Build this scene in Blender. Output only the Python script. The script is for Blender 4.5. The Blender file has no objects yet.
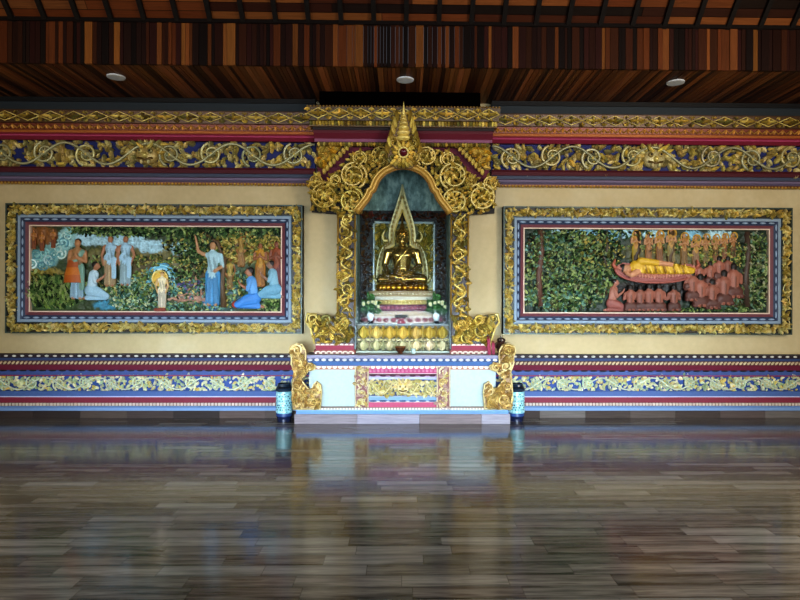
import bpy, math, random
import numpy as np
from mathutils import Vector, noise
C = bpy.context.scene.collection
PI = math.pi
rnd = random.Random(7)
F, D, EYE, CX, CY = 600.0, 8.0, 1.55, 403.0, 300.0

# ---------------------------------------------------------------- helpers
def X(px, Y=0.0): return (px - CX) * (D + Y) / F
def Z(py, Y=0.0): return EYE + (CY - py) * (D + Y) / F
def K(Y=0.0): return (D + Y) / F
def lin(c): return c / 12.92 if c <= .04045 else ((c + .055) / 1.055) ** 2.4
def hx(s):
    s = s.lstrip('#'); return tuple(lin(int(s[i:i+2], 16) / 255) for i in (0, 2, 4))
def mixc(a, b, t): return tuple(a[i] + (b[i] - a[i]) * t for i in range(3))
def mul(a, k): return tuple(min(1, c * k) for c in a)
def jit(c, amt=.2, r=rnd):
    k = 1 + r.uniform(-amt, amt); return tuple(max(0, min(1, v * k * (1 + r.uniform(-amt, amt) * .25))) for v in c)

class MB:
    """collects coloured faces in world coordinates and links them as one mesh object"""
    def __init__(s): s.v = []; s.f = []; s.c = []; s.sm = []
    def add(s, vs, fs, col, smooth=False):
        o = len(s.v); s.v.extend(vs)
        for f in fs:
            s.f.append([o + i for i in f]); s.c.append(col); s.sm.append(smooth)
    def box(s, x0, x1, y0, y1, z0, z1, col):
        v = [(x, y, z) for x in (x0, x1) for y in (y0, y1) for z in (z0, z1)]
        s.add(v, [(0, 1, 3, 2), (4, 6, 7, 5), (0, 4, 5, 1), (2, 3, 7, 6), (0, 2, 6, 4), (1, 5, 7, 3)], col)
    def band(s, x0, x1, prof, cols):
        """profile of (y,z) points swept along x; one colour per segment; closed at the ends"""
        n = len(prof)
        v = [(x0, y, z) for y, z in prof] + [(x1, y, z) for y, z in prof]
        for i in range(n - 1):
            c = cols[i % len(cols)] if isinstance(cols, list) else cols
            s.add([v[i], v[i+1], v[n+i+1], v[n+i]], [(0, 1, 2, 3)], c)
        c = cols[0] if isinstance(cols, list) else cols
        s.add(v[:n], [tuple(range(n))], c); s.add(v[n:], [tuple(range(n - 1, -1, -1))], c)
        s.add([v[0], v[n-1], v[2*n-1], v[n]], [(0, 3, 2, 1)], c)
    def prism(s, pts, y0, y1, col):
        """polygon of (x,z) extruded from y0 (front) to y1"""
        n = len(pts)
        v = [(x, y0, z) for x, z in pts] + [(x, y1, z) for x, z in pts]
        s.add(v, [tuple(range(n)), tuple(range(2*n - 1, n - 1, -1))] + [(i, n + i, n + (i + 1) % n, (i + 1) % n) for i in range(n)], col)
    def tube(s, pts, rads, col, n=6, fy=1.0, smooth=True):
        pts = [Vector(p) for p in pts]; m = len(pts)
        if not hasattr(rads, '__len__'): rads = [rads] * m
        vs = []
        for i, p in enumerate(pts):
            t = (pts[min(i+1, m-1)] - pts[max(i-1, 0)]).normalized()
            a = Vector((0, 1, 0)) if abs(t.y) < .9 else Vector((1, 0, 0))
            u = t.cross(a).normalized(); w = t.cross(u)
            for k in range(n):
                q = u * math.cos(2*PI*k/n) * rads[i] + w * math.sin(2*PI*k/n) * rads[i]
                if fy != 1: q.y *= fy
                vs.append(tuple(p + q))
        fs = [(i*n + k, i*n + (k+1) % n, (i+1)*n + (k+1) % n, (i+1)*n + k) for i in range(m-1) for k in range(n)]
        fs += [tuple(range(n-1, -1, -1)), tuple(range((m-1)*n, m*n))]
        s.add(vs, fs, col, smooth)
    def ell(s, c, r, col, n=8, m=6, smooth=True):
        vs = [(c[0], c[1], c[2] + r[2])]
        for j in range(1, m):
            t = PI * j / m
            for k in range(n):
                a = 2*PI*k/n
                vs.append((c[0] + r[0]*math.sin(t)*math.cos(a), c[1] + r[1]*math.sin(t)*math.sin(a), c[2] + r[2]*math.cos(t)))
        vs.append((c[0], c[1], c[2] - r[2])); L = len(vs) - 1
        fs = [(0, 1+k, 1+(k+1) % n) for k in range(n)]
        for j in range(m-2):
            a = 1 + j*n; fs += [(a+k, a+n+k, a+n+(k+1) % n, a+(k+1) % n) for k in range(n)]
        a = 1 + (m-2)*n; fs += [(a+k, L, a+(k+1) % n) for k in range(n)]
        s.add(vs, fs, col, smooth)
    def lathe(s, prof, c, cols, n=24, sy=1.0, smooth=True):
        """profile of (r,z) turned about the vertical through c"""
        m = len(prof)
        ring = lambda r, z: [(c[0] + r*math.cos(2*PI*k/n), c[1] + r*sy*math.sin(2*PI*k/n), c[2] + z) for k in range(n)]
        for i in range(m-1):
            col = cols[i % len(cols)] if isinstance(cols, list) else cols
            s.add(ring(*prof[i]) + ring(*prof[i+1]), [(k, (k+1) % n, n+(k+1) % n, n+k) for k in range(n)], col, smooth)
        c0 = cols[0] if isinstance(cols, list) else cols; c1 = cols[(m-2) % len(cols)] if isinstance(cols, list) else cols
        s.add(ring(*prof[0]), [tuple(range(n-1, -1, -1))], c0); s.add(ring(*prof[-1]), [tuple(range(n))], c1)
    def leaf(s, x, z, y, ang, L, W, H, col, curl=.6):
        """a carved leaf lying in the wall plane, ridge towards the room (-y)"""
        secs = [(0, .3, .45), (.3, 1.0, .85), (.62, .85, 1.0), (.86, .5, 1.15)]
        px, pz = x, z; pos = []; last = 0
        for (t, w, h) in secs + [(1, 0, .9)]:
            a2 = ang + curl * t * t
            d = (t - last) * L; px += math.cos(a2) * d; pz += math.sin(a2) * d; last = t
            pos.append((px, pz, a2, w, h))
        vs = []
        for (px, pz, a2, w, h) in pos[:-1]:
            nx, nz = -math.sin(a2) * W * .5 * w, math.cos(a2) * W * .5 * w
            for q, g in ((1, 0), (.58, 1), (0, .5), (-.58, 1), (-1, 0)): vs.append((px + nx * q, y - H * h * g, pz + nz * q))
        vs.append((pos[-1][0], y - H * .75, pos[-1][1]))
        fs = [(5*i + j, 5*i + 5 + j, 5*i + 6 + j, 5*i + 1 + j) for i in range(3) for j in range(4)]
        fs += [(15 + j, 20, 16 + j) for j in range(4)] + [(15, 20, 19), (4, 3, 2, 1, 0)]
        s.add(vs, fs, col)
    def quad(s, a, b, c, d, col): s.add([a, b, c, d], [(0, 1, 2, 3)], col)
    def build(s, name, mat, parent=None, mesh_only=False):
        off = parent_world(parent)
        me = bpy.data.meshes.new(name)
        me.from_pydata([(a - off[0], b - off[1], c - off[2]) for a, b, c in s.v], [], s.f)
        paint(me, s.c, s.sm)
        me.materials.append(mat)
        o = bpy.data.objects.new(name, me); C.objects.link(o)
        if parent is not None: o.parent = parent
        return o

def paint(me, facecols, smooth):
    at = me.color_attributes.new('Col', 'FLOAT_COLOR', 'CORNER')
    tot = np.zeros(len(me.polygons), dtype=np.int32); me.polygons.foreach_get('loop_total', tot)
    fc = np.array([(c[0], c[1], c[2], 1.0) for c in facecols], dtype=np.float32)
    at.data.foreach_set('color', np.repeat(fc, tot, axis=0).ravel())
    me.polygons.foreach_set('use_smooth', np.array(smooth, dtype=bool))
    me.update()

WORLD = {}
def parent_world(p):
    x = y = z = 0.0
    while p is not None:
        x += p.location[0]; y += p.location[1]; z += p.location[2]; p = p.parent
    return (x, y, z)
def thing(name, label, cat, loc=(0, 0, 0), group=None):
    o = bpy.data.objects.new(name, None); C.objects.link(o); o.location = loc; o.empty_display_size = .1
    o['label'] = label; o['category'] = cat
    if group: o['group'] = group
    return o
def struct(o): o['kind'] = 'structure'; return o
def struct_empty(name, loc=(0, 0, 0)):
    o = bpy.data.objects.new(name, None); C.objects.link(o); o.location = loc; o['kind'] = 'structure'; return o
def copy_tree(o, loc, label=None, parent=None):
    c = o.copy(); C.objects.link(c); c.parent = parent
    if parent is None: c.location = loc
    if label: c['label'] = label
    for ch in list(o.children): copy_tree(ch, None, None, c)
    return c

# ---------------------------------------------------------------- materials
def nt(name):
    m = bpy.data.materials.new(name); m.use_nodes = True
    t = m.node_tree; b = t.nodes['Principled BSDF']
    return m, t, b
class E:
    """tiny arithmetic over shader sockets"""
    def __init__(s, t, k): s.t, s.k = t, k
    def op(s, o, b=None, c=None):
        n = s.t.nodes.new('ShaderNodeMath'); n.operation = o
        for i, v in enumerate((s, b, c)):
            if v is None: continue
            if isinstance(v, E): s.t.links.new(v.k, n.inputs[i])
            else: n.inputs[i].default_value = v
        return E(s.t, n.outputs[0])
    def __add__(s, b): return s.op('ADD', b)
    def __sub__(s, b): return s.op('SUBTRACT', b)
    def __mul__(s, b): return s.op('MULTIPLY', b)
    def __truediv__(s, b): return s.op('DIVIDE', b)
    def floor(s): return s.op('FLOOR')
    def fract(s): return s.op('FRACT')
    def less(s, b): return s.op('LESS_THAN', b)
def comb(t, x, y, z):
    n = t.nodes.new('ShaderNodeCombineXYZ')
    for i, v in enumerate((x, y, z)):
        if isinstance(v, E): t.links.new(v.k, n.inputs[i])
        else: n.inputs[i].default_value = v
    return n.outputs[0]
def wnoise(t, vec):
    n = t.nodes.new('ShaderNodeTexWhiteNoise'); n.noise_dimensions = '3D'; t.links.new(vec, n.inputs['Vector']); return E(t, n.outputs['Value'])
def fnoise(t, vec, scale=1, detail=3, rough=.55):
    n = t.nodes.new('ShaderNodeTexNoise'); n.inputs['Scale'].default_value = scale; n.inputs['Detail'].default_value = detail
    n.inputs['Roughness'].default_value = rough
    t.links.new(vec, n.inputs['Vector']); return E(t, n.outputs['Fac'])
def ramp(t, e, stops):
    n = t.nodes.new('ShaderNodeValToRGB'); t.links.new(e.k, n.inputs[0]); r = n.color_ramp
    while len(r.elements) < len(stops): r.elements.new(.5)
    for el, (p, c) in zip(r.elements, stops): el.position = p; el.color = (*c, 1)
    return n.outputs[0]
def mixn(t, a, b, fac, mode='MIX'):
    n = t.nodes.new('ShaderNodeMix'); n.data_type = 'RGBA'; n.blend_type = mode
    for v, i in ((fac, 0), (a, 6), (b, 7)):
        if isinstance(v, E): t.links.new(v.k, n.inputs[i])
        elif isinstance(v, (int, float)): n.inputs[i].default_value = v
        elif isinstance(v, tuple): n.inputs[i].default_value = (*v, 1)
        else: t.links.new(v, n.inputs[i])
    return n.outputs[2]
def coords(t):
    n = t.nodes.new('ShaderNodeTexCoord'); s = t.nodes.new('ShaderNodeSeparateXYZ'); t.links.new(n.outputs['Object'], s.inputs[0])
    return n.outputs['Object'], E(t, s.outputs[0]), E(t, s.outputs[1]), E(t, s.outputs[2])
def bump(t, b, e, strength=.3, dist=.01):
    n = t.nodes.new('ShaderNodeBump'); n.inputs['Strength'].default_value = strength; n.inputs['Distance'].default_value = dist
    t.links.new(e.k, n.inputs['Height']); t.links.new(n.outputs[0], b.inputs['Normal'])

def painted(name, rough=.55, metal=0.0, amt=.35, scale=40, stretch=(1, 1, 1), bmp=.15, spec=.4):
    """colours come from the carving's own colour attribute, worn a little by noise"""
    m, t, b = nt(name)
    at = t.nodes.new('ShaderNodeAttribute'); at.attribute_name = 'Col'
    o, x, y, z = coords(t)
    v = comb(t, x * stretch[0], y * stretch[1], z * stretch[2])
    nz = fnoise(t, v, scale, 4, .65)
    k = nz * (2 * amt) + (1 - amt)
    g = comb(t, k, k, k)
    t.links.new(mixn(t, at.outputs['Color'], g, 1.0, 'MULTIPLY'), b.inputs['Base Color'])
    b.inputs['Roughness'].default_value = rough; b.inputs['Metallic'].default_value = metal
    b.inputs['Specular IOR Level'].default_value = spec
    if bmp: bump(t, b, nz, bmp, .01)
    return m

GOLD = painted('gilded_carving', .4, .3, .3, 55, bmp=.25, spec=.6)
STATUE = painted('polished_gold', .2, .85, .12, 18, bmp=.03, spec=.6)
PAINT = painted('painted_plaster', .6, 0, .16, 30)
RELIEF = painted('painted_relief', .5, 0, .35, 60, bmp=.3)
WOODX = painted('dark_boards_across', .5, 0, .55, 6, (.6, 14, 14), bmp=.1, spec=.15)
WOODY = painted('dark_boards_deep', .42, 0, .5, 6, (14, .6, 14), bmp=.1, spec=.15)
WOODZ = painted('dark_boards_upright', .5, 0, .5, 6, (14, 14, .6), bmp=.1, spec=.15)
LEAFM = painted('plant_green', .5, 0, .3, 30, bmp=.1)
BLACKM = painted('shade_black', .95, 0, .1, 10, bmp=0, spec=.0)  # matte black that paints the shade above the canopy
CERAM = painted('glazed_ceramic', .18, 0, .12, 20, bmp=.02, spec=.6)

def floor_mat():
    m, t, b = nt('wood_look_tile')
    o, x, y, z = coords(t)
    W, L = .136, .59
    v = y / W; row = v.floor(); fy = v.fract()
    off = wnoise(t, comb(t, row, 3.1, 0.5)) * 1.0
    u = x / L + off; col = u.floor(); fx = u.fract()
    r1 = wnoise(t, comb(t, row, col, 1.7)); r2 = wnoise(t, comb(t, row, col, 9.2))
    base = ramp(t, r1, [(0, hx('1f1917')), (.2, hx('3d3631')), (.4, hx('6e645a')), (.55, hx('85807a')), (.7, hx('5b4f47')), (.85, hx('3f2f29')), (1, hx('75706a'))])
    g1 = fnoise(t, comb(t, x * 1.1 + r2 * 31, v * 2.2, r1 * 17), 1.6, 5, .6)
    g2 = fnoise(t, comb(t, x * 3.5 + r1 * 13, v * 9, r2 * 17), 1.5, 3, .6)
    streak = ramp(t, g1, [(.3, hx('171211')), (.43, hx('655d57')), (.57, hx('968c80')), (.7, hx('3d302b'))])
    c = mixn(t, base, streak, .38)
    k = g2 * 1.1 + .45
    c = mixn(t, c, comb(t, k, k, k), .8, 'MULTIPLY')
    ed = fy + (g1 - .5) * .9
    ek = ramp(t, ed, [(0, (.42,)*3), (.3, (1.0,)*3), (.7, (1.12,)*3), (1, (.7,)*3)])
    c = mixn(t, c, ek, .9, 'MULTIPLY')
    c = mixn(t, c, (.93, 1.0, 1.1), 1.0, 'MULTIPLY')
    joint = (fy.less(.035)).op('MAXIMUM', fx.less(.008))
    c = mixn(t, c, hx('1f1a17'), joint * .45)
    t.links.new(c, b.inputs['Base Color'])
    rr = g2 * .1 + .08
    t.links.new(rr.k, b.inputs['Roughness'])
    b.inputs['Specular IOR Level'].default_value = .55
    bump(t, b, joint * -1.0 + g2 * .12, .25, .004)
    return m
def wall_mat():
    m, t, b = nt('cream_plaster')
    o, x, y, z = coords(t)
    n1 = fnoise(t, o, .9, 4, .6); n2 = fnoise(t, o, 14, 5, .6)
    c = ramp(t, n1, [(.3, hx('b2a078')), (.55, hx('beac84')), (.75, hx('c6b894'))])
    k = n2 * .25 + .87
    c = mixn(t, c, comb(t, k, k, k), 1.0, 'MULTIPLY')
    t.links.new(c, b.inputs['Base Color']); b.inputs['Roughness'].default_value = .75
    bump(t, b, n2, .12, .01)
    return m
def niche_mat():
    m, t, b = nt('teal_reflection_paint')
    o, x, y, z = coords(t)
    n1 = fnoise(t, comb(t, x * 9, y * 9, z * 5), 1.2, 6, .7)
    c = ramp(t, n1, [(.3, hx('2c3c3a')), (.48, hx('6a8680')), (.6, hx('9cb4ac')), (.75, hx('c4d4cc'))])  # mottled teal paints in the daylight reflected by the glass
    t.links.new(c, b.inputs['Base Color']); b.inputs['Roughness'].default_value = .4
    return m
def brocade_mat():
    m, t, b = nt('gold_brocade')
    o, x, y, z = coords(t)
    n1 = fnoise(t, comb(t, x, y, z), 26, 3, .6)
    c = ramp(t, n1, [(.38, hx('1c2418')), (.5, hx('5e5a2a')), (.62, hx('b09a4c'))])
    t.links.new(c, b.inputs['Base Color']); b.inputs['Roughness'].default_value = .45; b.inputs['Metallic'].default_value = .3
    return m
def glass_mat():
    m, t, b = nt('clear_glass')
    t.nodes.remove(b)
    tr = t.nodes.new('ShaderNodeBsdfTransparent'); tr.inputs[0].default_value = (.93, .97, .96, 1)
    gl = t.nodes.new('ShaderNodeBsdfGlossy'); gl.inputs['Roughness'].default_value = .04
    fr = t.nodes.new('ShaderNodeFresnel'); fr.inputs[0].default_value = 1.09
    mx = t.nodes.new('ShaderNodeMixShader'); out = [n for n in t.nodes if n.type == 'OUTPUT_MATERIAL'][0]
    t.links.new(fr.outputs[0], mx.inputs[0]); t.links.new(tr.outputs[0], mx.inputs[1]); t.links.new(gl.outputs[0], mx.inputs[2])
    t.links.new(mx.outputs[0], out.inputs[0])
    return m
def lamp_mat():
    m, t, b = nt('lit_lens')
    b.inputs['Base Color'].default_value = (.9, .92, .95, 1); b.inputs['Emission Color'].default_value = (.92, .95, 1, 1)
    b.inputs['Emission Strength'].default_value = .55
    return m
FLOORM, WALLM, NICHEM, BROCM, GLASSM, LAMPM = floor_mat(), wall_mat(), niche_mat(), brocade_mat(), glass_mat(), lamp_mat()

# ---------------------------------------------------------------- carved ornament
G_L, G_M, G_D, G_O = hx('d8c270'), hx('a48c40'), hx('705c28'), hx('7e7640')
GOLDS = [G_L, G_M, G_M, G_O, G_D, hx('c4a850')]
GOLDS_ = GOLDS
def pick(pal, r=rnd): return jit(r.choice(pal), .18, r)

def spiral(mb, cx, cz, R, y, a0, sgn, turns=1.35, r0=None, pal=GOLDS, leaves=9, core=True, lift=0.0, shrink=.72, lw=1.0):
    r0 = r0 or R * .085
    n = int(14 * turns) + 4; pts = []; rad = []
    for i in range(n + 1):
        t = i / n; r = R * (1 - shrink * t); a = a0 + sgn * 2 * PI * turns * t
        pts.append((cx + r * math.cos(a), y - lift - r0 * (.4 + t), cz + r * math.sin(a))); rad.append(r0 * (1 - .45 * t))
    mb.tube(pts, rad, pick(pal), 6)
    for i in range(leaves):
        t = (i + .6) / leaves * .8; r = R * (1 - shrink * t); a = a0 + sgn * 2 * PI * turns * t
        out = 1 if i % 2 else -1
        ang = a + sgn * PI / 2 - sgn * out * (-.9 if out > 0 else 1.0)
        L = R * (.42 if out > 0 else .5) * rnd.uniform(.8, 1.2)
        mb.leaf(cx + r * math.cos(a), cz + r * math.sin(a), y - lift, ang, L, L * .55 * lw, R * .2, pick(pal), sgn * rnd.uniform(.3, 1.2))
    if core:
        k = 6
        for j in range(k):
            a = 2 * PI * j / k + a0
            mb.leaf(cx, cz, y - lift - R * .05, a, R * .42, R * .26, R * .24, pick(pal), .5)
        mb.ell((cx, y - lift - R * .2, cz), (R * .13, R * .13, R * .13), pick([G_L]), 6, 5)

def frieze(mb, x0, x1, zc, h, y, per, pal, stems, seed=1, dens=1.0, skip=None):
    r = random.Random(seed); n = max(1, round((x1 - x0) / per)); per = (x1 - x0) / n
    # winding stem
    pts = []; m = n * 12
    for i in range(m + 1):
        x = x0 + (x1 - x0) * i / m; ph = PI * (x - x0) / per
        pts.append((x, y - h * .09, zc + h * .40 * math.cos(ph)))
    mb.tube([(a, b - h*.1, c) for a, b, c in pts], h * .05, pick(stems, r), 6)
    for k in range(n):
        cx = x0 + per * (k + .5); s = 1 if k % 2 else -1
        hide = skip and skip[0] < cx < skip[1]
        R = min(h * .43, per * .43)
        if not hide: spiral(mb, cx, zc + s * h * .03, R, y, s * PI / 2 + PI * .1 * s, s, 1.4, h * .052, stems, 0, True, h * .12, .7, 1.0)
        if not hide: spiral(mb, cx, zc + s * h * .03, R, y, s * PI / 2 + PI * .1 * s, s, 1.4, h * .02, pal, 12, False, h * .06, .7, 1.1)
        for j in range(int(44 * dens)):
            lx = cx + r.uniform(-.5, .5) * per; lz = zc + r.uniform(-.46, .46) * h
            L = h * r.uniform(.2, .36)
            mb.leaf(lx, lz, y - r.uniform(0, h * .05), r.uniform(0, 2 * PI), L, L * .62, L * .42, pick(pal, r), r.uniform(-1.3, 1.3))
        for e in (-1, 1):          # leaves along both edges
            for j in range(3):
                lx = cx + (j - 1) * per / 3 + r.uniform(-.1, .1) * per
                mb.leaf(lx, zc + e * h * .48, y, -e * PI / 2 + r.uniform(-.9, .9), h * .26, h * .18, h * .1, pick(pal, r), r.uniform(-1, 1))

def rect_border(mb, x0, x1, z0, z1, w, y, per, pal, seed):
    """small leafy scrolls running round a rectangular frame of width w"""
    r = random.Random(seed)
    def run(ax, az, bx, bz):
        L = math.hypot(bx - ax, bz - az); n = round(L / per); ux, uz = (bx - ax) / L, (bz - az) / L; vx, vz = -uz, ux
        th = math.atan2(uz, ux)
        for k in range(n):
            t = (k + .5) * L / n; cx, cz = ax + ux * t, az + uz * t; s = 1 if k % 2 else -1
            pts = []
            for i in range(9):
                q = -1 + i / 4; off = s * w * .34 * math.cos(q * PI / 2)
                pts.append((cx + ux * q * L / n * .5 + vx * off, y - w * .12, cz + uz * q * L / n * .5 + vz * off))
            mb.tube(pts, w * .05, pick(pal, r), 5)
            for j in range(17):
                a = th + s * (j * 1.05) + r.uniform(-.3, .3)
                ox, oz = r.uniform(-.5, .5) * per, r.uniform(-.36, .36) * w
                Lf = w * r.uniform(.4, .68)
                mb.leaf(cx + ux * ox + vx * oz - math.cos(a) * Lf * .4, cz + uz * ox + vz * oz - math.sin(a) * Lf * .4, y, a, Lf, Lf * .55, w * .26, pick(pal, r), s * r.uniform(.2, 1.2))
    h = w / 2
    run(x0 + h, z1 - h, x1 - h, z1 - h); run(x1 - h, z1 - h, x1 - h, z0 + h)
    run(x1 - h, z0 + h, x0 + h, z0 + h); run(x0 + h, z0 + h, x0 + h, z1 - h)

def fill(mb, inside, box, y, count, size, pal, seed, H=.5, W=.62):
    r = random.Random(seed); k = 0; tries = 0
    while k < count and tries < count * 20:
        tries += 1
        x = r.uniform(box[0], box[1]); z = r.uniform(box[2], box[3])
        if not inside(x, z): continue
        L = size * r.uniform(.6, 1.25); an = r.uniform(0, 2 * PI)
        if not inside(x + math.cos(an) * L * .85, z + math.sin(an) * L * .85): continue
        mb.leaf(x, z, y - r.uniform(0, .3) * size, an, L, L * W, L * max(H, .45), pick(pal, r), r.uniform(-1.3, 1.3)); k += 1

def inpoly(P):
    def f(x, z):
        c = False; j = len(P) - 1
        for i in range(len(P)):
            if (P[i][1] > z) != (P[j][1] > z) and x < (P[j][0] - P[i][0]) * (z - P[i][1]) / (P[j][1] - P[i][1]) + P[i][0]: c = not c
            j = i
        return c
    return f

# ---------------------------------------------------------------- continuous carved bodies
def blob(name, prims, voxel, mat, parent=None, flat=1.0, fy=None, it=2, base=(0, 0, 0)):
    """prims: ('c', p0, r0, p1, r1, col) tapered limb or ('e', c, (rx,ry,rz), col); grown into ONE smooth surface"""
    mb = MB()
    for p in prims:
        if p[0] == 'c':
            a, b = Vector(p[1]), Vector(p[3]); d = b - a; L = max(d.length, 1e-5); t = d / L
            u = t.orthogonal().normalized(); w = t.cross(u); n = 10; rings = []
            for i in range(4): th = -PI/2 + PI/2 * (i + .3) / 4; rings.append((a + t * math.sin(th) * p[2], math.cos(th) * p[2]))
            for i in range(5): q = i / 4; rings.append((a + d * q, p[2] + (p[4] - p[2]) * q))
            for i in range(4): th = PI/2 * (i + .7) / 4; rings.append((b + t * math.sin(th) * p[4], math.cos(th) * p[4]))
            vs = [tuple(c + (u * math.cos(2*PI*k/n) + w * math.sin(2*PI*k/n)) * r) for c, r in rings for k in range(n)]
            m = len(rings)
            fs = [(i*n + k, i*n + (k+1) % n, (i+1)*n + (k+1) % n, (i+1)*n + k) for i in range(m-1) for k in range(n)]
            fs += [tuple(range(n-1, -1, -1)), tuple(range((m-1)*n, m*n))]
            mb.add(vs, fs, (1, 1, 1))
        else: mb.ell(p[1], p[2], (1, 1, 1), 14, 10)
    me = bpy.data.meshes.new('raw'); me.from_pydata(mb.v, [], mb.f)
    tmp = bpy.data.objects.new('raw', me); C.objects.link(tmp)
    md = tmp.modifiers.new('r', 'REMESH'); md.mode = 'VOXEL'; md.voxel_size = voxel
    sm = tmp.modifiers.new('s', 'SMOOTH'); sm.iterations = it; sm.factor = .5
    dg = bpy.context.evaluated_depsgraph_get()
    out = bpy.data.meshes.new_from_object(tmp.evaluated_get(dg))
    bpy.data.objects.remove(tmp); bpy.data.meshes.remove(me)
    n = len(out.vertices); co = np.zeros(n * 3, dtype=np.float32); out.vertices.foreach_get('co', co); co = co.reshape(-1, 3)
    best = np.full(n, 1e9); cols = np.ones((n, 4), dtype=np.float32)
    for p in prims:
        if p[0] == 'c':
            a, b = np.array(p[1]), np.array(p[3]); d = b - a
            q = np.clip(((co - a) @ d) / max(d @ d, 1e-9), 0, 1)
            dist = np.linalg.norm(co - a - q[:, None] * d, axis=1) - (p[2] + (p[4] - p[2]) * q); col = p[5]
        else:
            c, r = np.array(p[1]), np.array(p[2]); k = np.linalg.norm((co - c) / r, axis=1); dist = (k - 1) * r.min(); col = p[3]
        s = dist < best; best[s] = dist[s]; cols[s, :3] = col
    at = out.color_attributes.new('Col', 'FLOAT_COLOR', 'POINT'); at.data.foreach_set('color', cols.ravel())
    co = co * np.array([1, flat, 1]) + np.array(base)
    out.vertices.foreach_set('co', co.astype(np.float32).ravel())
    out.polygons.foreach_set('use_smooth', np.ones(len(out.polygons), dtype=bool)); out.update()
    out.name = name; out.materials.clear(); out.materials.append(mat)
    o = bpy.data.objects.new(name, out); C.objects.link(o)
    if parent is not None: o.parent = parent
    return o

# ================================================================ THE ROOM
XL, XR = -5.46, 5.42
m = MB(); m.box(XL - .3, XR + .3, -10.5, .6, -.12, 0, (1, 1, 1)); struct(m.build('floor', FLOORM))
# back wall in one mesh, with the niche opening left free
nx, nz0, nz1 = 47.5*K(-.2) + .03, Z(353, -.1), Z(160, 0) + .06
m = MB()
for (a, b, c, d) in ((XL, -nx, 0, 4.6), (nx, XR, 0, 4.6), (-nx, nx, nz1, 4.6), (-nx, nx, 0, nz0 - .03)): m.box(a, b, 0, .2, c, d, (1, 1, 1))
struct(m.build('wall_back', WALLM))
m = MB(); m.box(XL - .2, XL, -10, .2, 0, 6, (1, 1, 1)); struct(m.build('wall_left', WALLM))
m = MB(); m.box(XR, XR + .2, -10, .2, 0, 6, (1, 1, 1)); struct(m.build('wall_right', WALLM))

# soffit boards, fascia boards, sloping roof boards
SOF = Z(103); YF = F * (SOF - EYE) / (CY - 67) - D
BR = [hx('1e120d'), hx('34190e'), hx('472412'), hx('6a381a'), hx('7d4a24'), hx('2c1610'), hx('3a1a14'), hx('8a5528'), hx('1e110d')]
r = random.Random(3)
m = MB(); x = XL
while x < XR:
    w = r.uniform(.032, .075); k = mul(r.choice([hx('3a2114'), hx('4a2a18'), hx('5c361c'), hx('6a4022'), hx('2c1810'), hx('74482a'), hx('52301c')]), 1.15); dz = r.uniform(0, .008)
    m.box(x + .002, min(x + w - .002, XR), YF + .02, 0, SOF + dz, SOF + .03, jit(k, .25, r)); x += w
m.box(XL, XR, YF + .03, .1, SOF + .031, SOF + .05, hx('120b08'))
struct(m.build('ceiling_soffit', WOODY))
FT = EYE + (CY - 25) * (D + YF) / F
m = MB(); x = XL
while x < XR:
    w = r.choice([.035, .045, .055, .07, .09]) * r.uniform(.9, 1.1); k = mul(r.choice(BR[:6] + BR[5:7] + BR), .68); dy = r.uniform(0, .012)
    m.box(x + .002, min(x + w - .002, XR), YF - .02 + dy, YF + .02, SOF - .004, FT, jit(k, .25, r)); x += w
struct(m.build('trim_1', WOODZ))
m = MB(); m.box(XL, XR, YF - .035, YF + .02, FT - .012, FT + .03, hx('17100d')); struct(m.build('trim_2', WOODX))
# roof slopes up towards the room at 45 degrees
m = MB(); n = 30; s = .095
for i in range(n):
    x = XL
    while x < XR:
        L = r.uniform(.7, 2.2); k = mul(jit(r.choice(BR[:5] + BR[2:5] + [hx('7a4e28')]), .25, r), .85); x1 = min(x + L, XR)
        a0, a1 = i * s, (i + 1) * s - .006
        q = .7071; y0, z0, y1, z1 = YF - .01 - a0 * q, FT + .03 + a0 * q, YF - .01 - a1 * q, FT + .03 + a1 * q
        m.quad((x + .003, y0, z0), (x1 - .003, y0, z0), (x1 - .003, y1, z1), (x + .003, y1, z1), k)
        x = x1
m.quad((XL, YF + .02, FT + .06), (XR, YF + .02, FT + .06), (XR, YF + .02 - 2.1, FT + 2.16), (XL, YF + .02 - 2.1, FT + 2.16), hx('0c0807'))
struct(m.build('ceiling', WOODX))
per = 32.4 * (D + YF) / F
for i in range(-13, 14):
    m = MB(); x = X(405.5, YF) + i * per; w = .026
    p = []
    for (a, b) in ((0, 0), (2.6, 0), (2.6, .055), (0, .055)):
        q = .7071; p.append((YF - .012 - a * q - (.1 - b) * q * .0, FT + .0 + a * q + b * 1.0 - .02))
    m.band(x - w, x + w, [(y, z) for y, z in p], hx('1a1614')); struct(m.build('ceiling_beam', WOODX))
# downlights in the soffit
for k, (px, py, lab) in enumerate(((118, 74.5, 'small round white downlight in the soffit above the left painted relief'),
                                   (404.5, 79, 'small round white downlight in the soffit above the carved canopy'),
                                   (677, 80.5, 'small round white downlight in the soffit above the right painted relief'))):
    py = (67 + 12.5)
    Y = F * (SOF - EYE) / (CY - py) - D
    if k == 0:
        t0 = thing('downlight', lab, 'ceiling light', (X(px, Y), Y, SOF), 'downlights in the soffit'); c = (X(px, Y), Y, SOF)
        m = MB(); m.lathe([(.075, -.016), (.1, -.014), (.105, -.004), (.105, .0), (.075, .0)], c, hx('c8ccd0'), 28); m.build('trim_ring', CERAM, t0)
        m = MB(); m.lathe([(.001, -.012), (.05, -.011), (.078, -.006), (.078, .0)], c, hx('e6ebf0'), 24); m.build('lens', LAMPM, t0)
    else: copy_tree(t0, (X(px, Y), Y, SOF), lab)

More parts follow.
